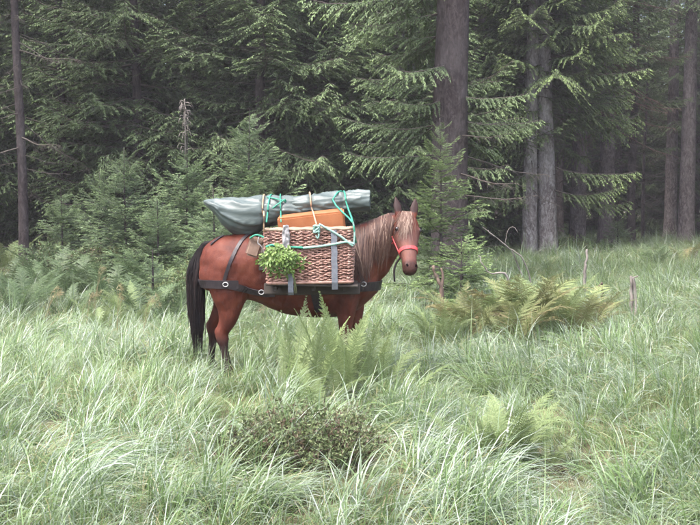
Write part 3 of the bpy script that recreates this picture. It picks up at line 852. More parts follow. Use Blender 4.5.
fern(357, 8.15, 'upright', 9, 1.0, 0.22, "fern with upright fronds before the horse's forelegs", 604, G1, 0.10)
fern(384, 8.35, 'light', 10, 0.85, 0.35, "light yellow-green fern below the horse's chest", 605, G1, 0.08)
fern(318, 7.55, 'light', 7, 0.72, 0.5, 'low spreading fern at the foot of the upright fronds', 606, G1, 0.08)
fern(396, 7.9, 'light', 8, 0.72, 0.55, 'low light green fern at the right end of the ferns before the horse', 607, G1, 0.08)
fern(510, 6.1, 'light', 28, 0.80, 0.32, 'big light green fern alone in the right foreground grass', 611, 'lone ferns in the meadow', 0.07)
fern(482, 6.2, 'light', 11, 0.68, 0.35, 'smaller fern touching the left side of the big light green one', 612, 'lone ferns in the meadow', 0.07)
fern(545, 6.1, 'light', 10, 0.60, 0.4, 'smaller fern beside the thin dark stick on the right', 613, 'lone ferns in the meadow', 0.06)
G2 = 'browning fern thicket right of the horse'
for i, (px, d, n, s, lab) in enumerate([(443, 11.2, 9, 0.95, "pale green fern at the thicket's left end, right of the horse"),
        (468, 11.6, 9, 0.95, 'rusty fern in the left part of the browning thicket'),
        (497, 12.0, 10, 1.0, 'rusty fern in the middle of the browning thicket'),
        (526, 12.1, 12, 1.12, 'tallest fern of the browning thicket'),
        (553, 11.9, 12, 1.05, 'greenish fern in the right part of the browning thicket'),
        (583, 11.7, 10, 0.95, 'golden fern at the right end of the browning thicket'),
        (512, 11.2, 9, 0.8, 'low brown fern at the front of the browning thicket')]):
    fern(px, d, 'light' if i in (0, 2, 4) else 'brown', n + 10, s * (1.0 + 0.04 * i), 0.25, lab, 620 + i, G2, 0.12)
G3 = 'ferns below the left forest edge'
for i, (px, d, k, n, s, lab) in enumerate([
        (12, 17, 'green', 10, 1.1, 'fern at the left picture edge below the slender trunk'),
        (45, 16.2, 'green', 10, 1.15, 'fern just right of the slender trunk foot'),
        (78, 15.6, 'green', 11, 1.2, 'spreading fern left of the straw seed heads'),
        (112, 14.8, 'green', 10, 1.1, 'dark fern at the foot of the thin blue-green young spruce'),
        (30, 14.4, 'green', 9, 0.95, 'low fern at the left, bordering the grass'),
        (66, 13.6, 'green', 9, 0.85, 'low fern bordering the grass below the seed heads'),
        (128, 12.9, 'light', 9, 0.75, 'light green fern bordering the grass left of the horse tail'),
        (170, 13.2, 'green', 9, 0.85, "fern just left of the horse's tail"),
        (100, 12.6, 'light', 8, 0.7, 'light fern beneath the straw seed heads'),
        (5, 22.5, 'light', 10, 1.25, 'yellow-green fern behind the slender trunk, at the picture edge'),
        (40, 23, 'light', 11, 1.3, 'yellow-green fern behind the slender trunk, to its right'),
        (75, 22.5, 'light', 10, 1.2, 'yellow-green fern left of the thin blue-green young spruce'),
        (150, 15.8, 'green', 11, 1.1, 'tall dark fern between the thin young spruce and the small bushy one'),
        (60, 18.2, 'green', 11, 1.2, 'tall dark fern behind the spreading one, left of the dull shrub'),
        (18, 13.4, 'green', 9, 0.85, 'lowest fern at the left picture edge, in the grass'),
        (145, 13.4, 'green', 9, 0.85, 'dark fern in the grass right of the straw seed heads'),
        (240, 13.8, 'green', 9, 0.9, 'fern seen under the horse belly')]):
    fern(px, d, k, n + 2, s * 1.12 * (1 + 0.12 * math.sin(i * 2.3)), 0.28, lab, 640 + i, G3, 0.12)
G4 = 'ferns on the right meadow edge'
for i, (px, d, k, n, s, lab) in enumerate([
        (604, 29, 'green', 8, 1.0, 'dim fern on the meadow before the two brown trunks'),
        (655, 24, 'green', 9, 1.1, 'fern on the far right meadow'),
        (686, 26, 'brown', 9, 1.1, 'brownish fern at the right picture edge'),
        (455, 13.2, 'green', 8, 0.7, 'fern under the low young spruce right of the horse'),
        (412, 11.8, 'green', 8, 0.7, "fern in the shade below the horse's muzzle")]):
    fern(px, d, k, n, s, 0.4, lab, 670 + i, G4, 0.12)

# ---------------------------------------------------------------- shrubs
def shrub(name, x, y, rx, ry, h, nst, label, seed, mat='dwarf', leaf=0.016, brown=0.35):
    rng = np.random.RandomState(seed)
    t = thing(name, (x, y, float(gz(x, y))), label, 'shrub')
    st, lf = MB(), MB()
    for k in range(nst):
        r = math.sqrt(rng.rand()); a = rng.rand() * 6.28
        bx, by = rx * r * math.cos(a), ry * r * math.sin(a)
        hh = h * (1 - 0.6 * r * r) * rng.uniform(0.55, 1.05) * (0.65 + 0.6 * float(vnoise(bx, by, 6, seed % 9)))
        tip = np.array((bx * 1.15 + rng.normal(0, 0.06), by * 1.15 + rng.normal(0, 0.06), hh))
        P = catmull(np.array(((bx * 0.85, by * 0.85, -0.03), (bx * 0.95 + rng.normal(0, 0.03), by * 0.95 + rng.normal(0, 0.03), hh * 0.5), tip)), 6)
        st.add(*tube(P, np.linspace(0.0032, 0.001, 6), 3, False), tone=-1)
        n = rng.randint(18, 34)
        q = rng.uniform(0.30, 1.0, n); pp = P[np.clip((q * 5).astype(int), 0, 4)] * (1 - (q * 5 % 1))[:, None] + P[np.clip((q * 5).astype(int) + 1, 0, 5)] * (q * 5 % 1)[:, None]
        D = unit(rng.normal(0, 1, (n, 3)) + np.array((0, 0, 0.5))); S = unit(np.cross(D, rng.normal(0, 1, (n, 3))))
        Vd, Fd = diamonds(pp, D, S, leaf * rng.uniform(0.7, 1.6, n), leaf * 0.55 * rng.uniform(0.7, 1.3, n))
        tb = rng.uniform(-1, -0.2) if rng.rand() < brown else rng.uniform(-0.1, 0.9)
        lf.add(Vd, [Fd], np.repeat(np.clip(tb + rng.normal(0, 0.15, n), -1, 1), 4))
    link('stems', st.mesh('stems', M['darkwood']), t)
    link('foliage', lf.mesh('foliage', M[mat], False), t)
    return t
shrub('dwarf_shrub', x_at(300, 5.95), 5.95, 0.46, 0.36, 0.42, 560, 'dark low dwarf shrub with brownish twigs in the foreground grass', 701, leaf=0.022, brown=0.14)
shrub('dwarf_shrub', x_at(95, 18.5), 18.5, 0.75, 0.6, 0.95, 380, 'rounded dull green shrub right of the slender trunk', 702, 'dwarf', 0.035, 0.2)
shrub('dwarf_shrub', x_at(180, 15.2), 15.2, 0.6, 0.5, 0.75, 300, "leafy green shrub behind the horse's tail", 703, 'fern', 0.035, 0.05)
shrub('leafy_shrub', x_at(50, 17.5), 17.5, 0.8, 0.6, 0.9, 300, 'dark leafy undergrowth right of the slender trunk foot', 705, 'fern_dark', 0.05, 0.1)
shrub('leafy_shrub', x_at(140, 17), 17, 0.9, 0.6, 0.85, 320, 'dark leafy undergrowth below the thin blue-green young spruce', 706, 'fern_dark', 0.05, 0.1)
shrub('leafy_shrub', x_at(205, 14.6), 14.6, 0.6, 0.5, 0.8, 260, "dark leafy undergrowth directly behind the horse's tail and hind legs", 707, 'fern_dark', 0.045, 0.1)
shrub('dwarf_shrub', x_at(575, 31), 31, 0.8, 0.5, 0.6, 220, 'low green shrub at the foot of the brown trunk', 704, 'fern', 0.05, 0.1)

# ---------------------------------------------------------------- dead wood
def stick(name, pts, r, mat, label, cat='stick', n=6, knots=0.12, extra=(), group=None):
    """pts: list of (px, py, distance) on the photograph, each with its own depth; ends stand in the ground"""
    rng = np.random.RandomState(abs(hash(label)) % 1000 if False else len(label))
    W = np.array([at_depth(*p) for p in pts])
    o0 = W[0].copy(); P = catmull(W - o0, max(8, 4 * len(pts)))
    P = P + rng.normal(0, 0.008, P.shape)
    rr = np.linspace(r[0], r[1], len(P)) * (1 + rng.normal(0, knots, len(P)))
    mb = MB(); mb.add(*tube(P, rr, n))
    t = link(name, mb.mesh(name, M[mat]), None, o0)
    tag(t, label, cat, group)
    for e in extra:
        We = np.array([at_depth(*p) for p in e[0]]) - o0
        Pe = catmull(We, 8)
        link('twig', (lambda b: (b.add(*tube(Pe, np.linspace(e[1][0], e[1][1], 8), 5)), b.mesh('twig', M[mat]))[1])(MB()), t)
    return t
def ground_py(d, px=350):
    """photograph row of the ground at distance d"""
    x = x_at(px, d); z = float(gz(x, d))
    v = (z - CAM_Z) / d
    return 262.5 - FPX * math.tan(math.atan(v) + PITCH)
DW = 'dead branches and stakes on the right'
stick('dead_branch', [(541, ground_py(14.2, 541) + 3, 14.2), (524, 262, 14.0), (505, 245, 13.9), (488, 230, 13.8)], (0.013, 0.007), 'deadwood',
      'long grey dead branch leaning in front of the pale trunk pair', group=DW, extra=[([(505, 245, 13.9), (508, 230, 13.9), (514, 227, 13.85), (518, 233, 13.8)], (0.005, 0.002)),
      ([(497, 238, 13.85), (484, 228, 13.8), (483, 227, 13.8)], (0.007, 0.003)), ([(512, 250, 13.95), (519, 268, 14.1), (522, 275, 14.1)], (0.012, 0.008))])
stick('dead_branch', [(512, ground_py(13.4, 512) + 2, 13.4), (508, 278, 13.4), (488, 272, 13.3), (479, 255, 13.3)], (0.018, 0.008), 'deadwood',
      'crooked grey dead branch lying below the long leaning one', group=DW)
stick('dead_stump', [(442, ground_py(13.0, 442) + 3, 13.0), (441, 290, 13.0), (436, 275, 13.0), (433, 266, 13.0)], (0.035, 0.018), 'darkwood',
      "dark forked dead stem below the horse's muzzle", group=DW, extra=[([(441, 290, 13.0), (443, 277, 13.0), (441, 268, 13.0)], (0.028, 0.014))])
stick('wooden_stake', [(585, ground_py(15.5, 585) + 3, 15.5), (585, 280, 15.5), (586, 262, 15.5), (587, 249, 15.5)], (0.030, 0.016), 'deadwood',
      'tall thin pale stake standing in the right meadow', 'stake', group=DW)
stick('wooden_stake', [(602, ground_py(15.0, 602) + 3, 15.0), (602, 292, 15.0), (601.5, 283, 15.0)], (0.020, 0.016), 'darkwood',
      'short dark stub between the pale stake and the split stump', 'stake', group=DW, extra=[([(601.5, 284, 15.0), (597, 287, 15.0), (595, 290, 15.0)], (0.01, 0.006))])
stick('split_stump', [(632, ground_py(13.6, 632) + 3, 13.6), (632, 295, 13.6), (632, 276, 13.6)], (0.030, 0.022), 'deadwood',
      'split grey stump in the right meadow', 'stump', group=DW, extra=[([(636, ground_py(13.5, 632) + 2, 13.5), (635, 290, 13.55), (633, 277, 13.55)], (0.03, 0.018)), ([(633, 278, 13.55), (638, 276, 13.5)], (0.012, 0.008))])
stick('dark_stick', [(589, ground_py(6.2, 589) + 3, 6.2), (589, 468, 6.2), (590, 453, 6.2)], (0.012, 0.009), 'darkwood',
      'short dark stick upright in the right foreground grass', group=DW)
stick('dead_branch', [(693, ground_py(26, 693), 26), (698, 250, 26), (706, 240, 26)], (0.03, 0.015), 'deadwood', 'pale dead branch at the right picture edge', group=DW)

# ---------------------------------------------------------------- the horse
HX, HY = -0.60, 8.95
def hl(px, py, yl=0.0):
    """photograph pixel -> point in the horse's own frame on the plane yl (negative = the side towards the camera)"""
    w = at_depth(px, py, HY + yl)
    return np.array((w[0] - HX, yl, w[2] - HZ))
HZ = float(gz(HX, HY)) - 0.02

def mat_horse():
    m, nt, N, L, out = new_mat('bay_coat')
    a = N.new('ShaderNodeAttribute'); a.attribute_name = 'dark'
    b = N.new('ShaderNodeAttribute'); b.attribute_name = 'pink'
    tc = N.new('ShaderNodeTexCoord')
    mp = N.new('ShaderNodeMapping'); mp.inputs['Scale'].default_value = (2.2, 2.2, 1.5)
    L.new(tc.outputs['Object'], mp.inputs['Vector'])
    nz = N.new('ShaderNodeTexNoise'); nz.inputs['Scale'].default_value = 2.2; nz.inputs['Detail'].default_value = 8; nz.inputs['Roughness'].default_value = 0.65
    L.new(mp.outputs[0], nz.inputs['Vector'])
    r = ramp(N, [(0.32, (0.052, 0.0120, 0.0074)), (0.5, (0.095, 0.0235, 0.0138)), (0.70, (0.148, 0.045, 0.026))]); L.new(nz.outputs['Fac'], r.inputs[0])
    mx = N.new('ShaderNodeMix'); mx.data_type = 'RGBA'; mx.inputs[7].default_value = (0.022, 0.014, 0.013, 1)
    L.new(a.outputs['Fac'], mx.inputs[0]); L.new(r.outputs['Color'], mx.inputs[6])
    m2 = N.new('ShaderNodeMix'); m2.data_type = 'RGBA'; m2.inputs[7].default_value = (0.22, 0.145, 0.13, 1)
    L.new(b.outputs['Fac'], m2.inputs[0]); L.new(mx.outputs[2], m2.inputs[6])
    p = N.new('ShaderNodeBsdfPrincipled'); p.inputs['Roughness'].default_value = 0.56; p.inputs['Specular IOR Level'].default_value = 0.2
    L.new(m2.outputs[2], p.inputs['Base Color'])
    mp2 = N.new('ShaderNodeMapping'); mp2.inputs['Scale'].default_value = (30, 60, 12)
    L.new(tc.outputs['Object'], mp2.inputs['Vector'])
    n2 = N.new('ShaderNodeTexNoise'); n2.inputs['Scale'].default_value = 5; L.new(mp2.outputs[0], n2.inputs['Vector'])
    bu = N.new('ShaderNodeBump'); bu.inputs['Strength'].default_value = 0.5; bu.inputs['Distance'].default_value = 0.005
    L.new(n2.outputs['Fac'], bu.inputs['Height']); L.new(bu.outputs[0], p.inputs['Normal'])
    L.new(p.outputs[0], out.inputs[0])
    return m
M['horse'] = mat_horse()
M['hair_dark'] = leaf_mat('dark_horsehair', [(0.0, (0.005, 0.004, 0.004)), (0.6, (0.014, 0.009, 0.009)), (1.0, (0.055, 0.034, 0.03))], 0.6, 0.0, 0.12, 8, 0.0)
M['hair_mane'] = leaf_mat('brown_blond_horsehair', [(0.0, (0.035, 0.018, 0.015)), (0.45, (0.078, 0.040, 0.029)), (0.75, (0.13, 0.080, 0.060)), (1.0, (0.25, 0.175, 0.135))], 0.55, 0.0, 0.2, 8, 0.0)
M['eye'] = noisy_mat('dark_eye', (0.01, 0.007, 0.006), (0.02, 0.012, 0.01), 5, 0.08, 0, spec=0.6)
M['nostril'] = noisy_mat('dark_nostril', (0.004, 0.003, 0.003), (0.008, 0.005, 0.005), 5, 0.9, 0, spec=0.03)
M['leather'] = noisy_mat('dark_leather', (0.014, 0.011, 0.013), (0.036, 0.027, 0.030), 18, 0.45, 0.3, spec=0.3, bdist=0.003)
M['buckle'] = noisy_mat('dull_steel', (0.30, 0.29, 0.29), (0.5, 0.49, 0.48), 20, 0.35, 0)
M['halter'] = noisy_mat('red_webbing', (0.42, 0.045, 0.05), (0.60, 0.09, 0.09), 60, 0.7, 0.3, bdist=0.002)

def loft_arrays(secs, n=28, res=4):
    """secs: rows of centre(3), up axis(3), side axis(3), r_up, r_down, r_side, exponent; a closed loft"""
    S = catmull(np.array([np.concatenate((c, u, v, (a, b, w, e))) for c, u, v, a, b, w, e in secs]), res * (len(secs) - 1) + 1)
    th = np.arange(n) * 2 * math.pi / n
    V = []
    for row in S:
        c, u, v = row[:3], unit(row[3:6]), unit(row[6:9]); a, b, w, e = row[9:]
        cs, sn = np.cos(th), np.sin(th)
        x = np.sign(cs) * np.abs(cs) ** e * w; y = np.sign(sn) * np.abs(sn) ** e * np.where(sn > 0, a, b)
        V.append(c + x[:, None] * v + y[:, None] * u)
    V = np.concatenate(V); m = len(S)
    i = np.arange(m - 1)[:, None] * n; j = np.arange(n)[None]; k = (j + 1) % n
    F = np.stack((i + j, i + k, i + n + k, i + n + j), -1).reshape(-1, 4)
    return V, [F, np.arange(n)[None, ::-1], (m - 1) * n + np.arange(n)[None]]

def limb(pts, n=18, res=4):
    """pts: (x,y,z, r_foreaft, r_side)"""
    secs = []
    A = np.array(pts, float)
    for i, p in enumerate(A):
        t = unit(A[min(i + 1, len(A) - 1), :3] - A[max(i - 1, 0), :3])
        side = np.array((0, 1.0, 0)); up = unit(np.cross(side, t))
        secs.append((p[:3], up, side, p[3], p[3], p[4], 1.0))
    return loft_arrays(secs, n, res)

POLL = np.array((1.105, -0.20, 1.585)); MUZ = np.array((1.135, -0.47, 1.085))
HA = unit(MUZ - POLL)                                   # along the face, poll to muzzle
_az = R(14)
_f = np.array((math.sin(_az), -math.cos(_az), 0.0))
HN = unit(_f - HA * np.dot(_f, HA))                     # out of the face
HLAT = unit(np.cross(HA, HN))                           # across the face
if HLAT[0] < 0: HLAT = -HLAT
HLEN = float(np.linalg.norm(MUZ - POLL))
def hp(t, n, l):
    """point on the head: t along, n out of the face, l across"""
    return POLL + HA * (t * HLEN) + HN * n + HLAT * l

def horse_body():
    mb = MB()
    X = np.array((1.0, 0, 0)); Yv = np.array((0, 1.0, 0)); Z = np.array((0, 0, 1.0))
    def torso(x, zt, zb, w, e=0.92, zc=0.55):
        c = zb + (zt - zb) * zc
        return (np.array((x, 0, c)), Z, Yv, zt - c, c - zb, w, e)
    mb.add(*loft_arrays([torso(-0.79, 1.20, 1.06, 0.07), torso(-0.76, 1.28, 0.98, 0.15), torso(-0.68, 1.35, 0.88, 0.225), torso(-0.55, 1.405, 0.82, 0.275),
                         torso(-0.38, 1.425, 0.80, 0.295), torso(-0.20, 1.40, 0.745, 0.305), torso(0.0, 1.37, 0.67, 0.325), torso(0.20, 1.355, 0.635, 0.33),
                         torso(0.38, 1.38, 0.63, 0.305), torso(0.54, 1.45, 0.645, 0.265), torso(0.66, 1.45, 0.70, 0.245), torso(0.77, 1.36, 0.78, 0.205), torso(0.86, 1.22, 0.87, 0.12), torso(0.89, 1.15, 0.95, 0.05)], 36))
    # neck, bending towards the camera
    def sec(c, d, a, b, w, e=1.0):
        d = unit(np.array(d)); side = unit(np.cross(d, Z)); up = np.cross(side, d)
        return (np.array(c), up, side, a, b, w, e)
    mb.add(*loft_arrays([sec((0.50, 0, 1.12), (1, 0, 0.5), 0.30, 0.34, 0.20), sec((0.66, -0.005, 1.20), (1, -0.05, 0.6), 0.275, 0.33, 0.165), sec((0.80, -0.04, 1.29), (1, -0.25, 0.7), 0.245, 0.275, 0.135),
                         sec((0.93, -0.09, 1.385), (1, -0.5, 0.65), 0.20, 0.215, 0.115), sec((1.03, -0.16, 1.465), (0.8, -0.7, 0.5), 0.155, 0.165, 0.105), sec((1.075, -0.215, 1.50), (0.5, -0.9, 0.2), 0.11, 0.13, 0.095)], 26))
    # head
    def hs(t, a, b, w, e=0.95): return (hp(t, 0, 0), HN, HLAT, a, b, w, e)
    mb.add(*loft_arrays([hs(-0.04, 0.02, 0.05, 0.05), hs(0.02, 0.055, 0.11, 0.082), hs(0.14, 0.080, 0.165, 0.112), hs(0.29, 0.082, 0.185, 0.120), hs(0.40, 0.075, 0.175, 0.108), hs(0.55, 0.066, 0.130, 0.085),
                         hs(0.70, 0.060, 0.095, 0.070), hs(0.82, 0.057, 0.085, 0.066), hs(0.91, 0.054, 0.080, 0.069), hs(0.98, 0.040, 0.068, 0.060), hs(1.02, 0.018, 0.045, 0.040)], 26, 5))
    for s in (-1, 1):
        # cheek, eye ridge, nostril rim
        mb.add(*loft_arrays([(hp(0.16, -0.10, s * 0.055), HN, HLAT, 0.03, 0.05, 0.03, 1), (hp(0.28, -0.10, s * 0.068), HN, HLAT, 0.06, 0.09, 0.042, 1), (hp(0.42, -0.09, s * 0.058), HN, HLAT, 0.03, 0.05, 0.03, 1)], 14))
        mb.add(*loft_arrays([(hp(0.245, 0.03, s * 0.098), HN, HLAT, 0.014, 0.014, 0.018, 1), (hp(0.285, 0.035, s * 0.106), HN, HLAT, 0.032, 0.026, 0.026, 1), (hp(0.345, 0.03, s * 0.097), HN, HLAT, 0.014, 0.014, 0.016, 1)], 12))
        mb.add(*loft_arrays([(hp(0.86, 0.035, s * 0.040), HN, HLAT, 0.016, 0.016, 0.016, 1), (hp(0.905, 0.036, s * 0.044), HN, HLAT, 0.026, 0.02, 0.024, 1), (hp(0.955, 0.028, s * 0.040), HN, HLAT, 0.014, 0.014, 0.016, 1)], 12))
        # ears, cupped forward
        e0 = hp(0.0, 0.02, s * 0.070)
        ed = unit(-HA * 0.92 + HLAT * s * 0.22 + HN * 0.05 + np.array((0, 0, 0.5)))
        es = unit(HLAT - ed * np.dot(HLAT, ed)); eu = np.cross(ed, es)
        mb.add(*loft_arrays([(e0 - ed * 0.02, eu, es, 0.022, 0.022, 0.030, 1), (e0 + ed * 0.04, eu, es, 0.021, 0.023, 0.043, 1), (e0 + ed * 0.085, eu, es, 0.017, 0.020, 0.042, 1),
                             (e0 + ed * 0.13, eu, es, 0.013, 0.015, 0.027, 1), (e0 + ed * 0.172, eu, es, 0.008, 0.009, 0.009, 1)], 14))
    # lips / chin
    mb.add(*loft_arrays([(hp(0.84, -0.075, 0), HN, HLAT, 0.03, 0.012, 0.034, 1), (hp(0.93, -0.072, 0), HN, HLAT, 0.035, 0.022, 0.045, 1), (hp(0.985, -0.055, 0), HN, HLAT, 0.02, 0.015, 0.035, 1)], 14))
    # legs
    def hind(y, hk, ft, hoof):
        o = -1 if y < 0 else 1
        mb.add(*limb([(-0.48, y * 0.85, 1.22, 0.20, 0.13), (-0.50, y, 1.05, 0.225, 0.145), (-0.50 + 0.3 * (hk[0] + 0.57), y, 0.88, 0.19, 0.125), (-0.51 + 0.55 * (hk[0] + 0.57), y, 0.74, 0.125, 0.095), (hk[0] + 0.04, y, 0.60, 0.080, 0.064),
                      (hk[0] - 0.005, y, hk[1] + 0.04, 0.064, 0.050), (hk[0], y, hk[1] - 0.03, 0.060, 0.048), (hk[0] * 0.7 + ft[0] * 0.3, y, hk[1] * 0.66 + ft[1] * 0.34, 0.040, 0.034), (ft[0], y, ft[1] + 0.05, 0.038, 0.033),
                      (ft[0] + 0.008, y, ft[1], 0.047, 0.040), (ft[0] + 0.035, y, ft[1] - 0.06, 0.038, 0.036), (hoof, y, 0.075, 0.050, 0.050), (hoof + 0.012, y, 0.0, 0.066, 0.060)]))
        mb.add(*loft_arrays([((np.array((hk[0] - 0.055, y, hk[1] + 0.075))), X, Yv, 0.02, 0.016, 0.016, 1), (np.array((hk[0] - 0.05, y, hk[1] + 0.03)), X, Yv, 0.03, 0.026, 0.022, 1), (np.array((hk[0] - 0.03, y, hk[1] - 0.06)), X, Yv, 0.02, 0.02, 0.02, 1)], 10))
    hind(-0.15, (-0.575, 0.47), (-0.535, 0.17), -0.475)
    hind(0.15, (-0.70, 0.49), (-0.73, 0.17), -0.675)
    def fore(y, x, dx):
        mb.add(*limb([(x - 0.02, y * 0.9, 1.08, 0.17, 0.10), (x, y, 0.90, 0.15, 0.105), (x + 0.01, y, 0.76, 0.105, 0.085), (x + 0.01 + dx * 0.2, y, 0.60, 0.070, 0.062), (x + 0.01 + dx * 0.4, y, 0.48, 0.054, 0.050), (x + 0.018 + dx * 0.5, y, 0.44, 0.056, 0.052),
                      (x + 0.005 + dx * 0.6, y, 0.37, 0.042, 0.040), (x + dx * 0.8, y, 0.24, 0.036, 0.032), (x + dx, y, 0.17, 0.046, 0.040), (x + 0.03 + dx, y, 0.115, 0.037, 0.036), (x + 0.05 + dx, y, 0.07, 0.050, 0.050), (x + 0.062 + dx, y, 0.0, 0.064, 0.060)]))
    fore(-0.155, 0.55, 0.0)
    fore(0.155, 0.63, 0.06)
    # breast muscles, dock
    for s in (-1, 1):
        mb.add(*loft_arrays([(np.array((0.58, s * 0.10, 1.05)), Z, Yv, 0.08, 0.08, 0.08, 1), (np.array((0.74, s * 0.11, 0.98)), Z, Yv, 0.13, 0.13, 0.10, 1), (np.array((0.86, s * 0.085, 0.98)), Z, Yv, 0.07, 0.08, 0.05, 1)], 14))
        mb.add(*loft_arrays([(np.array((-0.30, s * 0.15, 1.18)), Z, Yv, 0.10, 0.12, 0.10, 1), (np.array((-0.50, s * 0.16, 1.14)), Z, Yv, 0.19, 0.22, 0.145, 1), (np.array((-0.72, s * 0.115, 1.06)), Z, Yv, 0.12, 0.16, 0.10, 1), (np.array((-0.785, s * 0.09, 1.04)), Z, Yv, 0.05, 0.08, 0.05, 1)], 16))
    V, F, T = mb.arrays()
    me = mesh('horse_raw', V, F, M['horse'])
    o = bpy.data.objects.new('horse_raw', me); COL.objects.link(o)
    md = o.modifiers.new('remesh', 'REMESH'); md.mode = 'VOXEL'; md.voxel_size = 0.011
    sm = o.modifiers.new('smooth', 'SMOOTH'); sm.factor = 0.5; sm.iterations = 7
    dg = bpy.context.evaluated_depsgraph_get()
    fin = bpy.data.meshes.new_from_object(o.evaluated_get(dg))
    bpy.data.objects.remove(o)
    fin.name = 'horse_body'
    n = len(fin.vertices); co = np.empty(n * 3, np.float32); fin.vertices.foreach_get('co', co); co = co.reshape(-1, 3).astype(float)
    # muscle and rib relief
    nv = np.empty(n * 3, np.float32); fin.vertices.foreach_get('normal', nv); nv = nv.reshape(-1, 3).astype(float)
    rib = 0.0035 * np.sin(co[:, 0] * 62 - co[:, 2] * 14) * smooth01((co[:, 0] + 0.22) / 0.15) * (1 - smooth01((co[:, 0] - 0.40) / 0.15)) * np.exp(-((co[:, 2] - 0.92) / 0.16) ** 2)
    mus = 0.016 * (vnoise(co[:, 0] + 0.35 * co[:, 2], co[:, 2] - 0.3 * co[:, 0], 7.5, 21) - 0.5) + 0.006 * (vnoise(co[:, 0] + co[:, 1], co[:, 2], 19, 22) - 0.5)
    amt = smooth01((co[:, 2] - 0.55) / 0.2) * (1 - 0.75 * smooth01((co[:, 0] - 0.95) / 0.08))
    co = co + nv * ((rib + mus) * amt)[:, None]
    fin.vertices.foreach_set('co', co.astype(np.float32).ravel()); fin.update()
    fin.polygons.foreach_set('use_smooth', np.ones(len(fin.polygons), bool))
    # points: black lower legs, dark ears and muzzle, all of them the coat's own colour
    leg = smooth01((0.54 - co[:, 2] + 0.05 * (vnoise(co[:, 0] * 20, co[:, 2] * 20) - 0.5)) / 0.16)
    rel = co - POLL; tt = rel @ HA / HLEN; nn = rel @ HN; lat = rel @ HLAT
    head = (np.abs(lat) < 0.16) & (nn > -0.23) & (nn < 0.16) & (co[:, 0] > 0.9)
    muz = np.where(head, smooth01((tt - 0.78) / 0.10), 0)
    ear = np.where((co[:, 0] > 0.9) & (co[:, 2] > POLL[2] - 0.02), smooth01((-tt - 0.0) / 0.05), 0) * 0.9
    eyed = np.zeros(n); nos = np.zeros(n)
    for s in (-1, 1):
        eyed = np.maximum(eyed, np.exp(-(((tt - 0.30) * HLEN / 0.034) ** 2 + ((nn - 0.035) / 0.030) ** 2)) * (lat * s > 0.06))
        nos = np.maximum(nos, np.exp(-((((tt - 0.905) * HLEN / 0.030) ** 2 + ((lat - s * 0.044) / 0.020) ** 2))) * (nn > 0.0))
    eyed, nos = np.where(head, eyed, 0) * 0.8, np.where(head, nos, 0)
    dark = np.clip(np.maximum.reduce([leg * 0.95, muz * 0.72, ear, eyed, nos]), 0, 1)
    blaze = np.where(head, np.exp(-(lat / 0.022) ** 2) * smooth01((tt - 0.10) / 0.15) * (1 - smooth01((tt - 0.72) / 0.14)) * (nn > 0.01), 0) * 0.35
    lips = np.where(head, np.maximum(smooth01((tt - 0.90) / 0.06) * smooth01((-nn - 0.03) / 0.05), 0.0), 0) * 0.5
    face = np.where(head, smooth01((tt - 0.15) / 0.3) * (1 - muz), 0) * 0.22
    for k, v in (('dark', dark), ('pink', np.clip(np.maximum.reduce([blaze, lips, face]), 0, 1))):
        if k == 'dark': fin.vertices.foreach_set('co', (co - nv * (0.013 * nos ** 2)[:, None]).astype(np.float32).ravel()); fin.update()      # hollow nostrils
        a = fin.attributes.new(k, 'FLOAT', 'POINT'); a.data.foreach_set('value', v.astype(np.float32))
    if not fin.materials: fin.materials.append(M['horse'])
    return fin

horse = thing('horse', (HX, HY, HZ), 'bay pack horse standing side-on in the grass, head turned to the camera', 'horse')
body_me = horse_body()
body = link('body', body_me, horse)
_bm = bmesh.new(); _bm.from_mesh(body_me); BVH = BVHTree.FromBMesh(_bm); _bm.free()

def side_hit(x, z, off=0.0):
    """point on the camera side of the horse"""
    h = BVH.ray_cast(Vector((x, -2.0, z)), Vector((0, 1, 0)))
    if h[0] is None: return None, None
    return np.array(h[0]) + np.array(h[1]) * off, np.array(h[1])

def toward_hit(p, c, off=0.0):
    p, c = Vector(p), Vector(c)
    h = BVH.ray_cast(p, (c - p).normalized())
    if h[0] is None or h[1].dot(c - p) > 0: return None, None
    return np.array(h[0]) + np.array(h[1]) * off, np.array(h[1])

def ribbon(P, Nn, width, thick=0.006):
    """a strap: a thin box swept along P, lying flat on the normal Nn"""
    P = np.asarray(P, float); Nn = unit(np.asarray(Nn, float))
    T = unit(np.gradient(P, axis=0)); S = unit(np.cross(T, Nn)); Nn = np.cross(S, T)
    w = np.broadcast_to(np.asarray(width, float), (len(P),))[:, None] * 0.5
    c = [P + S * w + Nn * thick, P - S * w + Nn * thick, P - S * w - Nn * thick * 0.3, P + S * w - Nn * thick * 0.3]
    V = np.stack(c, 1).reshape(-1, 3); m = len(P)
    i = np.arange(m - 1)[:, None] * 4; j = np.arange(4)[None]; k = (j + 1) % 4
    F = np.stack((i + j, i + k, i + 4 + k, i + 4 + j), -1).reshape(-1, 4)
    return V, [F, np.arange(4)[None, ::-1], (m - 1) * 4 + np.arange(4)[None]]

def smooth_path(P, it=2):
    P = P.copy()
    for _ in range(it): P[1:-1] = 0.25 * P[:-2] + 0.5 * P[1:-1] + 0.25 * P[2:]
    return P

def strap_side(pts, width, off=0.008, n=28, thick=0.005):
    """pts are photograph pixels on the horse's near side"""
    Q = catmull(np.array([hl(a, b, -0.28)[[0, 2]] for a, b in pts]), n)
    P, Nn = [], []
    for x, z in Q:
        p, nn = side_hit(x, z, off)
        if p is not None: P.append(p); Nn.append(nn)
    P = smooth_path(np.array(P)); Nn = smooth_path(np.array(Nn), 3)
    return ribbon(P, Nn, width, thick)

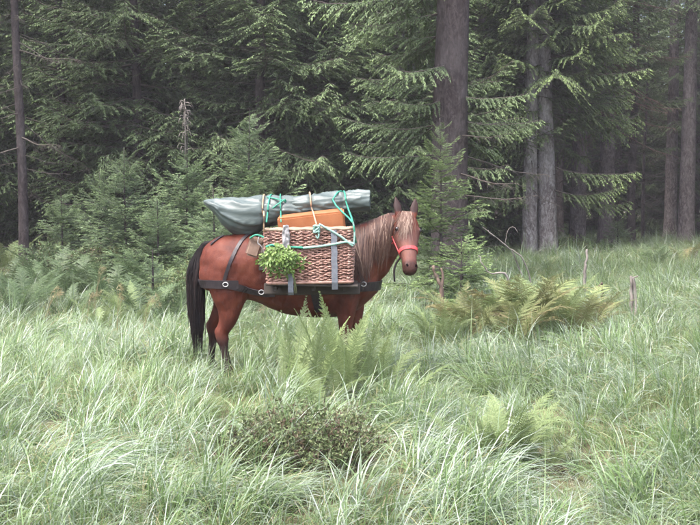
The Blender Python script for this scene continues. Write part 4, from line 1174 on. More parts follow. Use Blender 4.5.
# eyes and nostrils
for s in (-1, 1):
    p, nn = toward_hit(hp(0.30, 0.075, s * 0.17), hp(0.30, 0.02, s * 0.06))
    if p is not None:
        bm = bmesh.new(); bmesh.ops.create_uvsphere(bm, u_segments=16, v_segments=10, radius=0.021)
        me = bpy.data.meshes.new('eye'); bm.to_mesh(me); bm.free(); me.materials.append(M['eye'])
        me.polygons.foreach_set('use_smooth', np.ones(len(me.polygons), bool))
        link('eye', me, horse, p - nn * 0.0165)
    p, nn = toward_hit(hp(0.915, 0.20, s * 0.075), hp(0.915, 0.0, s * 0.030))
    if p is not None:
        bm = bmesh.new(); bmesh.ops.create_uvsphere(bm, u_segments=14, v_segments=8, radius=0.019)
        me = bpy.data.meshes.new('nostril'); bm.to_mesh(me); bm.free(); me.materials.append(M['nostril'])
        me.polygons.foreach_set('use_smooth', np.ones(len(me.polygons), bool))
        o = link('nostril', me, horse, p - nn * 0.0105); o.scale = (0.8, 0.8, 1.15); o.rotation_euler = (0.3, s * 0.5, 0)

def hair_strip(mb, P, w0, tone, side=None):
    P = np.asarray(P, float); n = len(P)
    T = unit(np.gradient(P, axis=0))
    S = unit(np.cross(T, np.array(side if side is not None else (0, -1.0, 0))))
    w = w0 * np.clip(np.minimum(1, (1 - np.linspace(0, 1, n)) * 2.2), 0.12, 1)[:, None] * 0.5
    V = np.stack((P + S * w, P - S * w), 1).reshape(-1, 3)
    i = np.arange(n - 1); F = np.stack((2 * i, 2 * i + 1, 2 * i + 3, 2 * i + 2), -1)
    mb.add(V, [F], np.repeat(np.clip(tone + 0.15 * np.linspace(-1, 1, n), -1, 1), 2))

def make_mane():
    rng = np.random.RandomState(800); mb = MB()
    # the crest line, found from above
    cx = np.linspace(0.50, 1.00, 60); cyl = np.interp(cx, (0.5, 0.66, 0.80, 0.93, 1.03, 1.075), (0, -0.005, -0.04, -0.09, -0.16, -0.215))
    crest = []
    for x, y in zip(cx, cyl):
        best = None
        for dy in (-0.03, -0.015, 0, 0.015, 0.03):
            h = BVH.ray_cast(Vector((x, y + dy, 2.2)), Vector((0, 0, -1)))
            if h[0] is not None and (best is None or h[0].z > best.z): best = h[0]
        if best is not None: crest.append(np.array(best))
    crest = smooth_path(np.array(crest), 6)
    for k in range(900):
        u = rng.rand() ** 0.9
        c = crest[int(u * (len(crest) - 1))] + np.array((rng.normal(0, 0.008), rng.normal(0, 0.008), 0.004))
        Lh = rng.uniform(0.30, 0.54) * (0.75 + 0.5 * math.sin(math.pi * min(1, u * 0.85 + 0.2)))
        cl = np.random.RandomState(int(u * 34)); drift = rng.normal(0.0, 0.018) + cl.normal(-0.02, 0.05); wv, wp = cl.uniform(0.008, 0.020), cl.rand() * 6; Lh *= cl.uniform(0.75, 1.1)
        P = [c]; n = 10; lay = rng.uniform(0.008, 0.045)
        for i in range(1, n):
            s = i / (n - 1)
            x = min(c[0] + drift * s + wv * math.sin(6 * s + wp) * s + 0.004 * math.sin(4 * s + k), max(c[0] - 0.05 * s, 0.0) if c[0] > 0.97 else 0.965 - 0.03 * s); z = c[2] - Lh * s ** 1.1
            h, nn = side_hit(x, z, 0.0)
            yy = (h[1] if h is not None else P[-1][1]) - lay * min(1, s * 3)
            yy = min(yy, P[-1][1] + 0.006) if s > 0.35 else yy
            P.append(np.array((x, yy, z + 0.012 * math.exp(-s * 6))))
        hair_strip(mb, smooth_path(np.array(P), 2), rng.uniform(0.004, 0.010), np.clip(rng.normal(-0.25, 0.35) + (0.75 if rng.rand() < 0.16 else 0), -1, 1))
    link('mane', mb.mesh('mane', M['hair_mane']), horse)
    mb = MB()
    for k in range(150):
        l0 = rng.normal(-0.012, 0.024); b = hp(rng.uniform(-0.03, 0.02), 0.06, l0)
        Lh = rng.uniform(0.14, 0.30); dr = rng.normal(-0.35, 0.35) * 0.10
        P = [b]
        for i in range(1, 8):
            s = i / 7
            q = hp(0.0 + s * Lh / HLEN, 0.25, l0 + dr * s + 0.3 * l0 * s)
            h, nn = toward_hit(q, q - HN * 0.3, 0.006 + 0.016 * rng.rand())
            P.append(h if h is not None else P[-1] + HA * Lh / 7)
        hair_strip(mb, smooth_path(np.array(P), 1), rng.uniform(0.004, 0.009), np.clip(rng.normal(0.5, 0.4), -1, 1), HN)
    link('forelock', mb.mesh('forelock', M['hair_mane']), horse)
make_mane()

def make_tail():
    rng = np.random.RandomState(810); mb = MB()
    root = np.array((-0.70, 0, 1.30))
    core = catmull(np.array((root + (0.05, 0, 0.02), root + (-0.06, 0, 0.01), root + (-0.115, 0, -0.12), root + (-0.135, -0.01, -0.45), root + (-0.13, -0.01, -0.80))), 12)
    mb.add(*tube(core[:8], np.linspace(0.035, 0.02, 8), 10), tone=-0.8)
    for k in range(900):
        u = rng.rand() * 0.55; i0 = int(u * 11); b = core[i0]
        a = rng.rand() * 6.28; rr = 0.035 * (1 - u * 0.4)
        L = rng.uniform(0.60, 1.12) - 0.35 * u
        sx, sy = math.cos(a), math.sin(a)
        P = []
        for i in range(12):
            s = i / 11
            bulge = (1.0 if k % 9 else 1.0 + 0.55 * s) * (0.035 + 0.046 * math.sin(math.pi * min(1, s * 0.9 + 0.08)))
            z = b[2] - L * s
            cxx = np.interp(-z, -core[:, 2], core[:, 0])
            cxx = np.where(z < core[-1, 2], core[-1, 0], cxx)
            P.append(np.array((cxx + sx * bulge * (0.75 if sx > 0 else 0.85) * (0.45 + 0.55 * min(1, s * 3)) + 0.006 * math.sin(5 * s + k) + 0.012 * s * math.sin(7 * s + int(a * 2.5)), b[1] + sy * bulge * (0.45 + 0.55 * min(1, s * 3)) - 0.01, z)))
        hair_strip(mb, np.array(P), rng.uniform(0.005, 0.011), np.clip(rng.normal(-0.2, 0.4), -1, 1), (sx * 0.5, -1 + 0.3 * sy, 0))
    link('tail', mb.mesh('tail', M['hair_dark']), horse)
make_tail()

def part_mesh(name, mat, parent, *arrs):
    mb = MB()
    for V, F in arrs: mb.add(V, F)
    return link(name, mb.mesh(name, M[mat], False), parent)

# ---------------------------------------------------------------- harness
harness = thing('pack_harness', (HX, HY, HZ), 'dark leather breeching, breast collar and girth straps on the horse', 'harness')
def around_rump():
    P, Nn = [], []
    for a in np.linspace(R(-8), R(188), 40):            # from the near side round the back to the far side
        c = np.array((-0.45, 0, 0.965)); q = c + np.array((-math.sin(a) * 2, -math.cos(a) * 2, 0))
        h, n2 = toward_hit(q, c, 0.010)
        if h is not None: P.append(h); Nn.append(n2)
    return ribbon(smooth_path(np.array(P), 4), smooth_path(np.array(Nn), 4), 0.075, 0.008)
br_s = part_mesh('breeching_strap', 'leather', harness, around_rump())
sd_s = part_mesh('side_strap', 'leather', harness, strap_side([(226, 284), (244, 289), (262, 293), (275, 293)], 0.062, 0.013))
part_mesh('trace_strap', 'leather', harness, strap_side([(262, 292), (285, 293), (310, 292)], 0.030, 0.010))
part_mesh('hip_strap', 'leather', harness, strap_side([(250, 233), (242, 240), (235, 252), (229, 266), (224, 282)], 0.030, 0.008))
part_mesh('hip_strap', 'leather', harness, strap_side([(246, 231), (236, 231.5), (226, 234.5), (216, 240), (209, 246)], 0.026, 0.008))
part_mesh('girth', 'leather', harness, strap_side([(313, 280), (315, 292), (317, 303), (319, 312)], 0.075, 0.008))
part_mesh('shoulder_strap', 'leather', harness, strap_side([(352, 258), (357, 268), (362, 280), (364, 288)], 0.034, 0.012))
def around_chest():
    P, Nn = [], []
    for a in np.linspace(R(-35), R(215), 44):
        c = np.array((0.50, 0, 0.94)); q = c + np.array((math.sin(a) * 2, -math.cos(a) * 2, 0.16 * (1 - math.sin(a))* 0.0))
        h, n2 = toward_hit(q, c, 0.012)
        if h is not None: P.append(h); Nn.append(n2)
    return ribbon(smooth_path(np.array(P), 4), smooth_path(np.array(Nn), 4), 0.085, 0.009)
bc_s = part_mesh('breast_collar', 'leather', harness, around_chest())
for a, b, st_ in ((226, 284, br_s), (262, 291, sd_s), (363, 284, bc_s)):
    x, _, z = hl(a, b, -0.28); p, nn = side_hit(x, z, 0.022)
    ring = np.array([(0.024 * math.cos(t), 0, 0.020 * math.sin(t)) for t in np.linspace(0, 6.283, 13)])
    part_mesh('buckle', 'buckle', st_, (lambda VF: (VF[0] + p, VF[1]))(tube(ring, 0.0045, 5)))

# ---------------------------------------------------------------- halter
halter = thing('halter', (HX, HY, HZ), "red webbing halter on the horse's head", 'halter')
def head_ring(t0, t1, width, a0=0, a1=2 * math.pi, off=0.006, n=36):
    P, Nn = [], []
    for a in np.linspace(a0, a1, n):
        t = t0 + (t1 - t0) * (0.5 - 0.5 * math.cos(a))
        c = hp(t, -0.04, 0); q = c + (HN * math.cos(a) + HLAT * math.sin(a)) * 0.17
        h, n2 = toward_hit(q, c, off)
        if h is not None: P.append(h); Nn.append(n2)
    return ribbon(smooth_path(np.array(P), 3), smooth_path(np.array(Nn), 3), width, 0.006)
part_mesh('noseband', 'halter', halter, head_ring(0.61, 0.66, 0.030))
for s in (-1, 1):
    P, Nn = [], []
    for u in np.linspace(0, 1, 14):
        t = 0.62 - 0.60 * u; nn_ = -0.045 - 0.035 * math.sin(u * 2.6)
        h, n2 = toward_hit(hp(t, nn_, s * 0.145), hp(t, nn_, 0), 0.006)
        if h is not None: P.append(h); Nn.append(n2)
    part_mesh('cheek_strap', 'halter', halter, ribbon(smooth_path(np.array(P), 2), np.array(Nn), 0.026, 0.005))
part_mesh('throat_strap', 'halter', halter, head_ring(0.36, 0.40, 0.020, R(125), R(235)))
# lead rope hanging under the jaw
lead = MB()
b0 = hp(0.60, -0.13, -0.02)
lp = catmull(np.array((b0, b0 + (-0.05, 0.02, -0.07), b0 + (-0.07, 0.03, -0.15), b0 + (-0.065, 0.04, -0.24))), 12)
lead.add(*tube(lp, 0.010, 6))
tag(link('lead_rope', lead.mesh('lead_rope', M['leather']), None, (HX, HY, HZ)), "dark lead rope hanging down below the horse's jaw", 'rope')

# ---------------------------------------------------------------- the pack
M['wicker'] = noisy_mat('brown_wicker', (0.17, 0.080, 0.060), (0.32, 0.178, 0.138), 14, 0.5, 0.2, c3=(0.48, 0.33, 0.27), spec=0.4, bdist=0.002)
M['rim'] = noisy_mat('pale_cane', (0.24, 0.155, 0.105), (0.34, 0.24, 0.175), 25, 0.55, 0.1)
M['strap'] = noisy_mat('grey_webbing', (0.10, 0.105, 0.12), (0.17, 0.175, 0.195), 40, 0.6, 0.2, bdist=0.002)
M['rope'] = noisy_mat('green_rope', (0.02, 0.17, 0.105), (0.05, 0.27, 0.18), 60, 0.55, 0.4, bdist=0.003)
M['rope_pale'] = noisy_mat('pale_green_cord', (0.14, 0.27, 0.22), (0.30, 0.42, 0.37), 60, 0.6, 0.4, bdist=0.003)
M['cord'] = noisy_mat('tan_cord', (0.30, 0.18, 0.10), (0.42, 0.28, 0.18), 50, 0.7, 0.3, bdist=0.002)
M['plank'] = noisy_mat('dark_wet_plank', (0.025, 0.020, 0.016), (0.060, 0.047, 0.038), 10, 0.7, 0.4, (0.3, 1, 1), bdist=0.004)  # dark brown wood, streaked lengthwise
M['orange'] = noisy_mat('orange_brown_leather', (0.24, 0.085, 0.030), (0.33, 0.135, 0.056), 7, 0.55, 0.2, bdist=0.004)
M['pouch'] = noisy_mat('brown_canvas', (0.15, 0.095, 0.070), (0.24, 0.16, 0.12), 14, 0.8, 0.3, bdist=0.004)
M['felt'] = noisy_mat('dark_felt_pad', (0.05, 0.038, 0.034), (0.10, 0.08, 0.07), 30, 0.95, 0.4, bdist=0.004)
M['film'] = noisy_mat('clear_bag', (0.20, 0.19, 0.185), (0.32, 0.305, 0.305), 18, 0.4, 0.3, spec=0.4, bdist=0.01)

def tarp_mat():
    m, nt, N, L, out = new_mat('grey_green_tarp')
    tc = N.new('ShaderNodeTexCoord')
    nz = N.new('ShaderNodeTexNoise'); nz.inputs['Scale'].default_value = 5; nz.inputs['Detail'].default_value = 7
    L.new(tc.outputs['Object'], nz.inputs['Vector'])
    r = ramp(N, [(0.3, (0.058, 0.076, 0.070)), (0.6, (0.086, 0.106, 0.099)), (0.8, (0.125, 0.145, 0.138))]); L.new(nz.outputs['Fac'], r.inputs[0])
    mp = N.new('ShaderNodeMapping'); mp.inputs['Scale'].default_value = (1.0, 3.0, 3.0); mp.inputs['Rotation'].default_value = (0, 0.35, 0.2)
    L.new(tc.outputs['Object'], mp.inputs['Vector'])
    n2 = N.new('ShaderNodeTexNoise'); n2.inputs['Scale'].default_value = 5; n2.inputs['Detail'].default_value = 3; n2.inputs['Distortion'].default_value = 1.2
    L.new(mp.outputs[0], n2.inputs['Vector'])
    p = N.new('ShaderNodeBsdfPrincipled'); p.inputs['Roughness'].default_value = 0.46; p.inputs['Specular IOR Level'].default_value = 0.45
    L.new(r.outputs['Color'], p.inputs['Base Color'])
    b = N.new('ShaderNodeBump'); b.inputs['Strength'].default_value = 0.15; b.inputs['Distance'].default_value = 0.02
    L.new(n2.outputs['Fac'], b.inputs['Height']); L.new(b.outputs[0], p.inputs['Normal'])
    L.new(p.outputs[0], out.inputs[0])
    return m
M['tarp'] = tarp_mat()

# ---- pack saddle: felt pad, side boards, arches
saddle = thing('pack_saddle', (HX, HY, HZ), 'dark wooden pack saddle with side boards under the wicker basket', 'saddle')
def pad():
    P = []
    xs = np.linspace(-0.22, 0.62, 15); an = np.linspace(R(-72), R(72), 25)
    for x in xs:
        for a in an:
            c = np.array((x, 0, 1.0)); q = c + np.array((0, math.sin(a), math.cos(a))) * 1.2
            h, n2 = toward_hit(q, c, 0.018 + 0.004 * math.sin(x * 40)); P.append(h)
    P = np.array(P); n, m = len(xs), len(an)
    i = np.arange(n - 1)[:, None] * m; j = np.arange(m - 1)[None]
    return P, [np.stack((i + j, i + j + 1, i + m + j + 1, i + m + j), -1).reshape(-1, 4)]
o = part_mesh('saddle_pad', 'felt', saddle, pad())
sol = o.modifiers.new('thick', 'SOLIDIFY'); sol.thickness = 0.02; sol.offset = 0
bt = bevel_box_mesh('board', (0.86, 0.022, 0.10), M['plank'], 0.006, 1)
for y, z, tilt in ((-0.385, 0.935, R(-10)), (0.385, 0.935, R(10))):
    link('board', bt, saddle, (0.26, y, z), (tilt, 0, R(-0.5)))
shelf = bevel_box_mesh('carrying_shelf', (0.80, 0.30, 0.022), M['plank'], 0.005, 1)
link('carrying_shelf', shelf, saddle, (0.27, -0.535, 1.000), (R(3), R(1.2), 0))
for x in (-0.05, 0.28, 0.56):
    link('shelf_bracket', bevel_box_mesh('shelf_bracket', (0.035, 0.26, 0.04), M['plank'], 0.004, 1), saddle, (x, -0.50, 0.965), (R(3), 0, 0))
for x in (0.0, 0.50):
    arch = np.array([(x, 0.34 * math.sin(a), 1.02 + 0.50 * math.cos(a)) for a in np.linspace(R(-95), R(95), 19)])
    part_mesh('arch', 'plank', saddle, tube(arch, 0.022, 6))

# ---- the wicker basket, woven strand by strand
BL, BD, BH = 0.765, 0.30, 0.46
bc = hl(309.5, 277, -0.55)
basket = thing('wicker_basket', (HX + 0.253, HY - 0.545, HZ + 1.014), "reddish brown wicker basket on the horse's near side", 'basket', rz=0)
basket.rotation_euler = (0, R(-1.0), 0)
def rrect(s, L=BL, D=BD, c=0.045):
    """rounded rectangle by arc length fraction: point and outward normal"""
    a, b = L / 2 - c, D / 2 - c
    segs = [(2 * a, (-a, -D / 2), (1, 0), (0, -1)), (0.5 * math.pi * c, (a, -b), None, -math.pi / 2), (2 * b, (L / 2, -b), (0, 1), (1, 0)), (0.5 * math.pi * c, (a, b), None, 0.0),
            (2 * a, (a, D / 2), (-1, 0), (0, 1)), (0.5 * math.pi * c, (-a, b), None, math.pi / 2), (2 * b, (-L / 2, b), (0, -1), (-1, 0)), (0.5 * math.pi * c, (-a, -b), None, math.pi)]
    per = sum(q[0] for q in segs); u = (s % 1.0) * per
    for ln, p, d, e in segs:
        if u <= ln:
            if d is not None: return np.array((p[0] + d[0] * u, p[1] + d[1] * u)), np.array(e, float)
            an = e + u / c; nv = np.array((math.cos(an), math.sin(an)))
            return np.array(p) + c * nv, nv
        u -= ln
    return rrect(0)
NS = 60
def strand(phase, r=0.0072, amp=0.0075, seed=0):
    rng = np.random.RandomState(seed)
    P = []
    n = NS * 4
    for i in range(n + 1):
        p, nv = rrect(i / n)
        o_ = amp * math.cos(math.pi * (i / 4 + phase))
        P.append((p[0] + nv[0] * o_, p[1] + nv[1] * o_, 0.0032 * math.sin(i * 0.17 + seed) + 0.002 * math.sin(i * 0.53 + 2 * seed) + rng.normal(0, 0.0012)))
    mb = MB(); mb.add(*tube(np.array(P), r * (1 + 0.12 * np.sin(np.arange(n + 1) * 0.21 + seed)), 6, False))
    return mb.mesh('woven_strand', M['wicker'])
strands = [strand(0, seed=1), strand(1, seed=2), strand(0, 0.0079, seed=3), strand(1, 0.0066, 0.0090, seed=4), strand(0, 0.0067, 0.0090, seed=5), strand(1, 0.0077, seed=6)]
NR = 31
def taper(z): return 0.955 + 0.045 * z / BH + 0.012 * math.sin(math.pi * z / BH)
for k in range(NR):
    z = 0.012 + k * (BH - 0.03) / (NR - 1)
    t = taper(z)
    link('woven_strand', strands[(k % 2) + 2 * ((k * 7 // 3) % 3)], basket, (0.003 * math.sin(k * 2.1), 0.002 * math.sin(k * 3.3), z + 0.0015 * math.sin(k * 5.1)), (0.006 * math.sin(k * 1.7), 0.004 * math.sin(k * 2.9), 0), (t * (1 + 0.004 * math.sin(k * 4.3)), t, 1))
stk = MB(); stk.add(*tube(np.array(((0, 0, 0), (0, 0, BH * 0.5), (0, 0, BH))), 0.0055, 6))
stk_me = stk.mesh('stake', M['wicker'])
for i in range(NS):
    p, nv = rrect((i + 0.0) / NS)
    t0 = taper(0)
    o = link('stake', stk_me, basket, (p[0] * 0.965, p[1] * 0.965, 0))
    o.rotation_euler = (-(p[1]) * 0.045 / BH * 0, p[0] * 0.03 / BH, 0)
rimP = np.array([(*(rrect(i / 120)[0] * 1.012), BH + 0.002 + 0.003 * math.sin(i * 0.8)) for i in range(121)])
part_mesh('rim', 'rim', basket, tube(rimP, 0.013, 8, False))
rp2 = np.array([(*(rrect(i / 120)[0] * 0.965), 0.003) for i in range(121)])
part_mesh('base_hoop', 'wicker', basket, tube(rp2, 0.014, 8, False))
flo = np.array([(*(rrect(i / 60)[0] * 0.93), 0.004) for i in range(60)])
part_mesh('base', 'wicker', basket, (np.concatenate((flo, flo - (0, 0, 0.008))), [np.arange(60)[None], np.arange(60)[None, ::-1] + 60,
          np.stack((np.arange(60), (np.arange(60) + 1) % 60, (np.arange(60) + 1) % 60 + 60, np.arange(60) + 60), -1)[:, ::-1]]))
lid = np.array([(*(rrect(i / 60)[0] * 0.95), BH - 0.028) for i in range(60)])
part_mesh('lid', 'wicker', basket, (lid, [np.arange(60)[None]]))
def bstrap(name, px, z0, z1, w):
    x = (px - 309.5) / 116.0
    P = np.array([(x + 0.004 * math.sin(q * 3), -BD / 2 * taper(min(max(z, 0), BH)) - 0.019, z) for q, z in enumerate(np.linspace(z0, z1, 9))])
    P[0, 1] += 0.02
    part_mesh(name, 'strap', basket, ribbon(P, np.tile((0, -1.0, 0), (9, 1)), w, 0.004))
bstrap('vertical_strap', 334.5, -0.06, BH - 0.01, 0.052)
bstrap('vertical_strap', 290.5, -0.10, 0.10, 0.046)

# ---- orange-brown panel behind the rim
bx = bevel_box_mesh('leather_case', (0.60, 0.22, 0.20), M['orange'], 0.014, 2)
w0 = hl(312, 224, -0.26)
tag(link('leather_case', bx, None, tuple(w0 + np.array((HX, HY, HZ))), (R(8), R(-6.5), 0)), 'orange-brown case showing between the basket rim and the tarp', 'case')

# ---- tarp roll: two uneven bundles end to end
def tarp_piece(prof, seed, amp, n=64, m=120, end=True):
    K = []
    for px, t, b, w in prof:
        pt, pb = hl(px, t, -0.03), hl(px, b, -0.03)
        K.append((pt[0], (pt[2] + pb[2]) / 2, (pt[2] - pb[2]) / 2, w))
    S = catmull(np.array(K), m)
    th = np.arange(n) * 2 * math.pi / n
    V = []
    for x, zc, r, w in S:
        k = min(1, r / 0.07)
        warp = 0.9 * vnoise(np.cos(th) * 2 + x * 2, np.sin(th) * 2 - x * 2, 1.3, seed)
        # sharp creases running slantwise along the cloth
        cr = 1 - np.abs(2 * vnoise(np.cos(th) * 2.2 + 2.0 * x + warp, np.sin(th) * 2.2 + 2.6 * x, 1.2, seed + 1) - 1)
        cr2 = 1 - np.abs(2 * vnoise(np.cos(th) * 3.4 - 3 * x, np.sin(th) * 3.4 + 3.5 * x + warp, 1.3, seed + 2) - 1)
        d = amp * (cr ** 3 - 0.3) + 0.45 * amp * (cr2 ** 3 - 0.3) + 1.2 * amp * (vnoise(np.cos(th) * 1.3 + x * 4, np.sin(th) * 1.3, 1.2, seed + 3) - 0.5)
        pin = 1.0
        for tx, dep in TIES: pin -= dep * math.exp(-((x - tx) / 0.022) ** 2)
        y = np.cos(th) * (w * pin + d * k); z = np.sin(th) * (r * pin + d * k)
        V.append(np.stack((np.full(n, x) + 0.014 * k * (vnoise(th * 1.5, x * 8, 1.0, seed + 4) - 0.5), -0.03 + y, zc + z), -1))
    if end:      # rolled layers, turned in
        x, zc, r, w = S[-1]
        for f, dx in ((0.90, 0.006), (0.84, -0.03), (0.62, -0.035), (0.56, 0.0), (0.36, 0.0), (0.30, -0.03), (0.05, -0.03)):
            V.append(np.stack((np.full(n, x + dx) + 0.006 * np.sin(th * 3 + seed), -0.03 + np.cos(th) * w * f, zc + np.sin(th) * r * f), -1))
    V = np.concatenate(V); q = len(V) // n
    i = np.arange(q - 1)[:, None] * n; j = np.arange(n)[None]; k = (j + 1) % n
    F = np.stack((i + j, i + k, i + n + k, i + n + j), -1).reshape(-1, 4)
    return V, [F, np.arange(n)[None, ::-1], (q - 1) * n + np.arange(n)[None]], S
TIES = [(float(hl(p, 205, -0.03)[0]), dp) for p, dp in ((265, 0.07), (281, 0.06), (311, 0.07), (344, 0.10))]
profL = [(204, 200.6, 203.0, 0.05), (209, 199.6, 207.5, 0.14), (216, 199, 215, 0.16), (223, 198.6, 225, 0.17), (232, 198, 231.5, 0.17), (246, 197.2, 234.5, 0.17), (258, 196.5, 232.5, 0.165), (268, 196.2, 227, 0.15),
         (276, 196, 225.5, 0.155), (288, 195.8, 222, 0.145), (300, 197, 220, 0.125), (309, 199, 217, 0.10), (315, 203, 213, 0.04)]
profR = [(286, 204, 214, 0.05), (292, 198, 219, 0.11), (302, 195, 219.5, 0.135), (314, 193.5, 218, 0.14), (328, 192.6, 217.5, 0.135), (343, 192.8, 214.5, 0.115), (351, 191.8, 212.5, 0.105), (360, 191.3, 212, 0.11), (369.5, 190.8, 211, 0.105)]
tarp_t = thing('tarp_roll', (HX, HY, HZ), "grey-green rolled tarpaulin tied along the horse's back", 'tarpaulin')
tS = None
for pr, sd, am, en in ((profL, 61, 0.020, False), (profR, 71, 0.018, True)):
    V_, F_, S_2 = tarp_piece(pr, sd, am, end=en)
    mb = MB(); mb.add(V_, F_)
    link('roll', mb.mesh('roll', M['tarp']), tarp_t)
    tS = S_2 if tS is None else np.concatenate((tS[tS[:, 0] < S_2[6, 0]], S_2[6:]))
def tarp_at(x):
    return [np.interp(x, tS[:, 0], tS[:, i]) for i in (1, 2, 3)]

# ---- ropes
def rope_thing(name, mat, r, P, label, n=30, cat='rope', straight=False):
    Q = np.array(P) if straight else catmull(np.array(P), n)
    mb = MB(); mb.add(*tube(Q, r, 7))
    return tag(link(name, mb.mesh(name, M[mat]), None, (HX, HY, HZ)), label, cat, 'ropes that tie the pack')
def tarp_loop(px0, px1, a0, a1, n=20, off=0.014):
    """over the roll from angle a0 (near side) to a1, drifting from px0 to px1"""
    P = []
    for u in np.linspace(0, 1, n):
        px = px0 + (px1 - px0) * u; a = a0 + (a1 - a0) * u
        x = hl(px, 205, -0.03)[0]; zc, r, w = tarp_at(x)
        P.append((x, -0.03 + math.cos(a) * (w + off), zc + math.sin(a) * (r + off)))
    return P
NEAR = math.pi        # cos = -1: towards the camera
bf = lambda px, py, e=0.022: tuple(hl(px, py, -0.545 - BD / 2 - e))
rope_thing('green_rope', 'rope', 0.008, tarp_loop(343, 346, R(60), R(172)) + [tuple(hl(350, 214, -0.45)), bf(353, 222), bf(356, 243, 0.0)], 'green rope running down from the tarp to the right basket corner')
rope_thing('green_rope', 'rope', 0.008, tarp_loop(343, 333, R(70), R(160)) + [tuple(hl(338, 208, -0.3)), tuple(hl(347, 216, -0.5)), bf(352, 222)], 'green rope slanting across the tarp above the strap')
rope_thing('green_rope', 'rope', 0.0075, tarp_loop(272, 269, R(60), R(185)) + [tuple(hl(266.5, 222, -0.5))], 'green rope slanting down the tarp at the left end of the basket')
rope_thing('green_rope', 'rope', 0.006, tarp_loop(280, 282, R(60), R(185)) + [tuple(hl(281, 222, -0.42))], 'thin green rope round the tarp, second from the left end of the basket')
rope_thing('green_rope', 'rope', 0.007, tarp_loop(268, 288, R(120), R(150), 8) + tarp_loop(286, 274, R(140), R(170), 6), 'tangled green rope knot on the tarp above the leafy bunch')
rope_thing('tan_cord', 'cord', 0.007, tarp_loop(264.5, 264, R(60), R(180)) + [bf(264, 212), bf(263.8, 222), bf(264, 232, 0.01)], 'tan cord standing upright at the left basket corner')
rope_thing('tan_cord', 'cord', 0.007, tarp_loop(309, 312, R(60), R(185)) + [tuple(hl(314, 215, -0.5)), bf(316, 223), bf(318, 228)], 'tan cord from the tarp down to the rope knot on the rim')
rope_thing('basket_rope', 'rope_pale', 0.010, [bf(319, 224), bf(328, 229), bf(340, 236), bf(349, 243), bf(353, 246)], 'pale green rope slanting down across the upper right of the basket')
rope_thing('basket_rope', 'rope_pale', 0.011, [bf(303, 248), bf(318, 246.5), bf(335, 244), bf(346, 242), bf(354, 244)], 'pale green rope running level across the middle of the basket')
rope_thing('basket_rope', 'rope', 0.010, [bf(266, 247), bf(272, 245), bf(278, 246.5), bf(284, 245), bf(290, 247), bf(300, 247.5), bf(304, 248)], 'green rope on the basket just above the leafy bunch')
rope_thing('corner_rope', 'rope_pale', 0.008, [bf(353, 222), bf(354.5, 232), bf(354, 245)], 'pale rope down the right basket corner')
# knot
kn = MB(); rng = np.random.RandomState(7)
kc = np.array(bf(316.5, 229, 0.035))
for q in range(5):
    ph = rng.rand(3) * 6
    kn.add(*tube(catmull(kc + np.array([(0.026 * math.cos(a * 2 + ph[0]), 0.018 * math.sin(a + ph[1]), 0.030 * math.sin(a * 1.5 + ph[2])) for a in np.linspace(0, 6, 9)]), 28), 0.0085, 6))
kn.add(*tube(catmull(kc + np.array(((0.01, 0, -0.02), (0.02, -0.012, -0.05), (0.012, -0.01, -0.08), (-0.005, 0, -0.055))), 14), 0.008, 6))
tag(link('rope_knot', kn.mesh('rope_knot', M['rope_pale']), None, (HX, HY, HZ)), 'thick pale green rope knot at the top middle of the basket', 'knot')

# ---- pouch behind the basket
pc = hl(254.5, 247.5, -0.40)
pouch = thing('pouch', (HX + pc[0], HY + pc[1], HZ + pc[2]), 'small brown canvas pouch hanging behind the basket', 'pouch')
pouch.rotation_euler = (0, R(18), 0)
link('pouch_body', bevel_box_mesh('pouch_body', (0.125, 0.07, 0.17), M['pouch'], 0.018, 3), pouch)
link('flap', bevel_box_mesh('flap', (0.132, 0.078, 0.045), M['pouch'], 0.012, 2), pouch, (0, -0.002, 0.070))
gr = [tuple(hl(250, 238, -0.45)), tuple(hl(256, 235, -0.47)), tuple(hl(262, 236.5, -0.47)), tuple(hl(265, 238, -0.5))]
rope_thing('green_rope', 'rope', 0.009, gr, 'short green rope over the top of the brown pouch')
rope_thing('white_tie', 'film', 0.006, [tuple(hl(259, 237, -0.48)), tuple(hl(258, 243, -0.49)), tuple(hl(261, 246, -0.49)), tuple(hl(264, 252, -0.48)), tuple(hl(264.5, 258, -0.48))], 'short white tie hanging by the brown pouch', cat='tie')

# ---- crumpled clear bag tucked above the leaves
def film():
    rng = np.random.RandomState(31)
    xs = np.linspace(-0.035, 0.035, 9); zs = np.linspace(-0.10, 0.11, 14)
    V = [(x * (1 - 0.35 * abs(z) / 0.11) , -0.012 + rng.uniform(-0.018, 0.012), z) for z in zs for x in xs]
    i = np.arange(13)[:, None] * 9; j = np.arange(8)[None]
    return np.array(V) + np.array(bf(286, 238, 0.030)), [np.stack((i + j, i + j + 1, i + 9 + j + 1, i + 9 + j), -1).reshape(-1, 4)]
fm = MB(); fm.add(*film())
fo = link('crumpled_bag', fm.mesh('crumpled_bag', M['film']), None, (HX, HY, HZ))
fo.modifiers.new('thick', 'SOLIDIFY').thickness = 0.004
tag(fo, 'crumpled greyish plastic tied to the basket above the leafy bunch', 'bag')

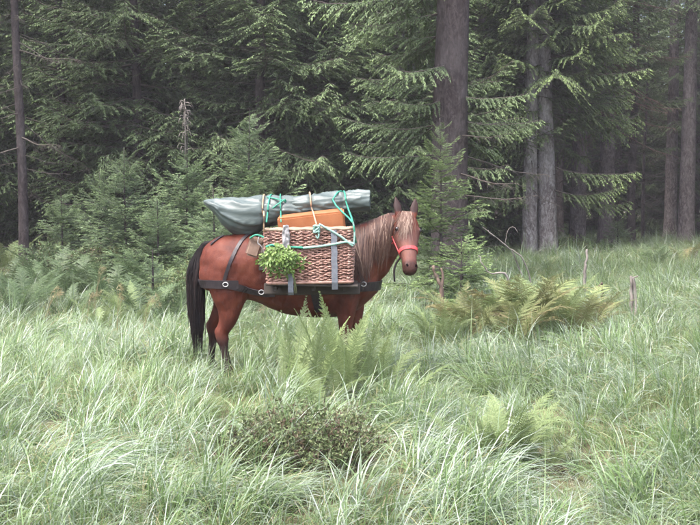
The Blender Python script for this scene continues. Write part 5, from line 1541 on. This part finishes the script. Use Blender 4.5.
# ---- leafy bunch
bp = np.array(bf(281, 259, 0.05))
bunch = thing('leafy_bunch', tuple(np.array((HX, HY, HZ)) + bp), 'fresh green leafy bunch tied to the front of the basket', 'plant bunch')
def leafbunch():
    rng = np.random.RandomState(41); lf, st = MB(), MB()
    for k in range(120):
        a = rng.rand() * 6.28; r = rng.rand() ** 0.5
        r *= 0.72 + 0.55 * float(vnoise(a * 1.1, 3.3, 1.0, 31))
        tip = np.array((0.205 * r * math.cos(a) + 0.0, -0.02 - 0.085 * rng.rand() * (1.2 - r), 0.125 * r * math.sin(a) - 0.005))
        b = np.array((rng.normal(0.02, 0.03), 0.01, rng.normal(0.03, 0.02)))
        mid = (b + tip) / 2 + np.array((0, -0.05, 0.03))
        P = catmull(np.array((b, mid, tip)), 7)
        st.add(*tube(P, np.linspace(0.0025, 0.001, 7), 4))
        d = unit(P[-1] - P[-3]); nrm = unit(np.array((rng.normal(0, 0.4), -1, rng.normal(0.5, 0.4)))); sd = unit(np.cross(d, nrm)); tone = rng.uniform(-0.7, 0.9)
        for j in range(3):
            bb = P[3 + j]
            for s in (-1, 1):
                D = unit(d * 0.5 + sd * s + nrm * rng.normal(0, 0.25)); Ls = rng.uniform(0.022, 0.060)
                Sd = unit(np.cross(D, nrm)); mrib = bb + D * Ls * 0.5 - nrm * 0.003
                V = np.array((bb, bb + D * Ls * 0.45 + Sd * 0.010, bb + D * Ls, bb + D * Ls * 0.45 - Sd * 0.010, mrib))
                lf.add(V, [np.array(((0, 1, 4), (1, 2, 4), (2, 3, 4), (3, 0, 4)))], tone + rng.normal(0, 0.15))
        D = d; Sd = unit(np.cross(D, nrm)); bb = P[-1]
        lf.add(np.array((bb, bb + D * 0.02 + Sd * 0.010, bb + D * 0.045, bb + D * 0.02 - Sd * 0.010, bb + D * 0.022 - nrm * 0.003)), [np.array(((0, 1, 4), (1, 2, 4), (2, 3, 4), (3, 0, 4)))], tone)
    for q in range(3):
        st.add(*tube(catmull(np.array(((0.03 + 0.01 * q, 0.01, 0.02), (0.06, 0.0, -0.06), (0.105 + 0.004 * q, 0.03, -0.16), (0.11 + 0.01 * q, 0.05, -0.30))), 12), 0.003, 4))
    link('leaves', lf.mesh('leaves', M['herb'], False), bunch)
    link('stems', st.mesh('stems', M['stem']), bunch)
leafbunch()

# ---- grass stalk held in the horse's mouth
mp_ = hp(0.97, -0.045, 0.03)
gs = MB(); gs.add(*tube(catmull(np.array((mp_, mp_ + (0.05, -0.02, -0.07), mp_ + (0.13, -0.04, -0.17), mp_ + (0.22, -0.06, -0.26))), 12), np.linspace(0.003, 0.0015, 12), 4), tone=-0.3)
tag(link('grass_stalk', gs.mesh('grass_stalk', M['grass']), None, (HX, HY, HZ)), "single grass stalk hanging from the horse's mouth", 'grass stalk')
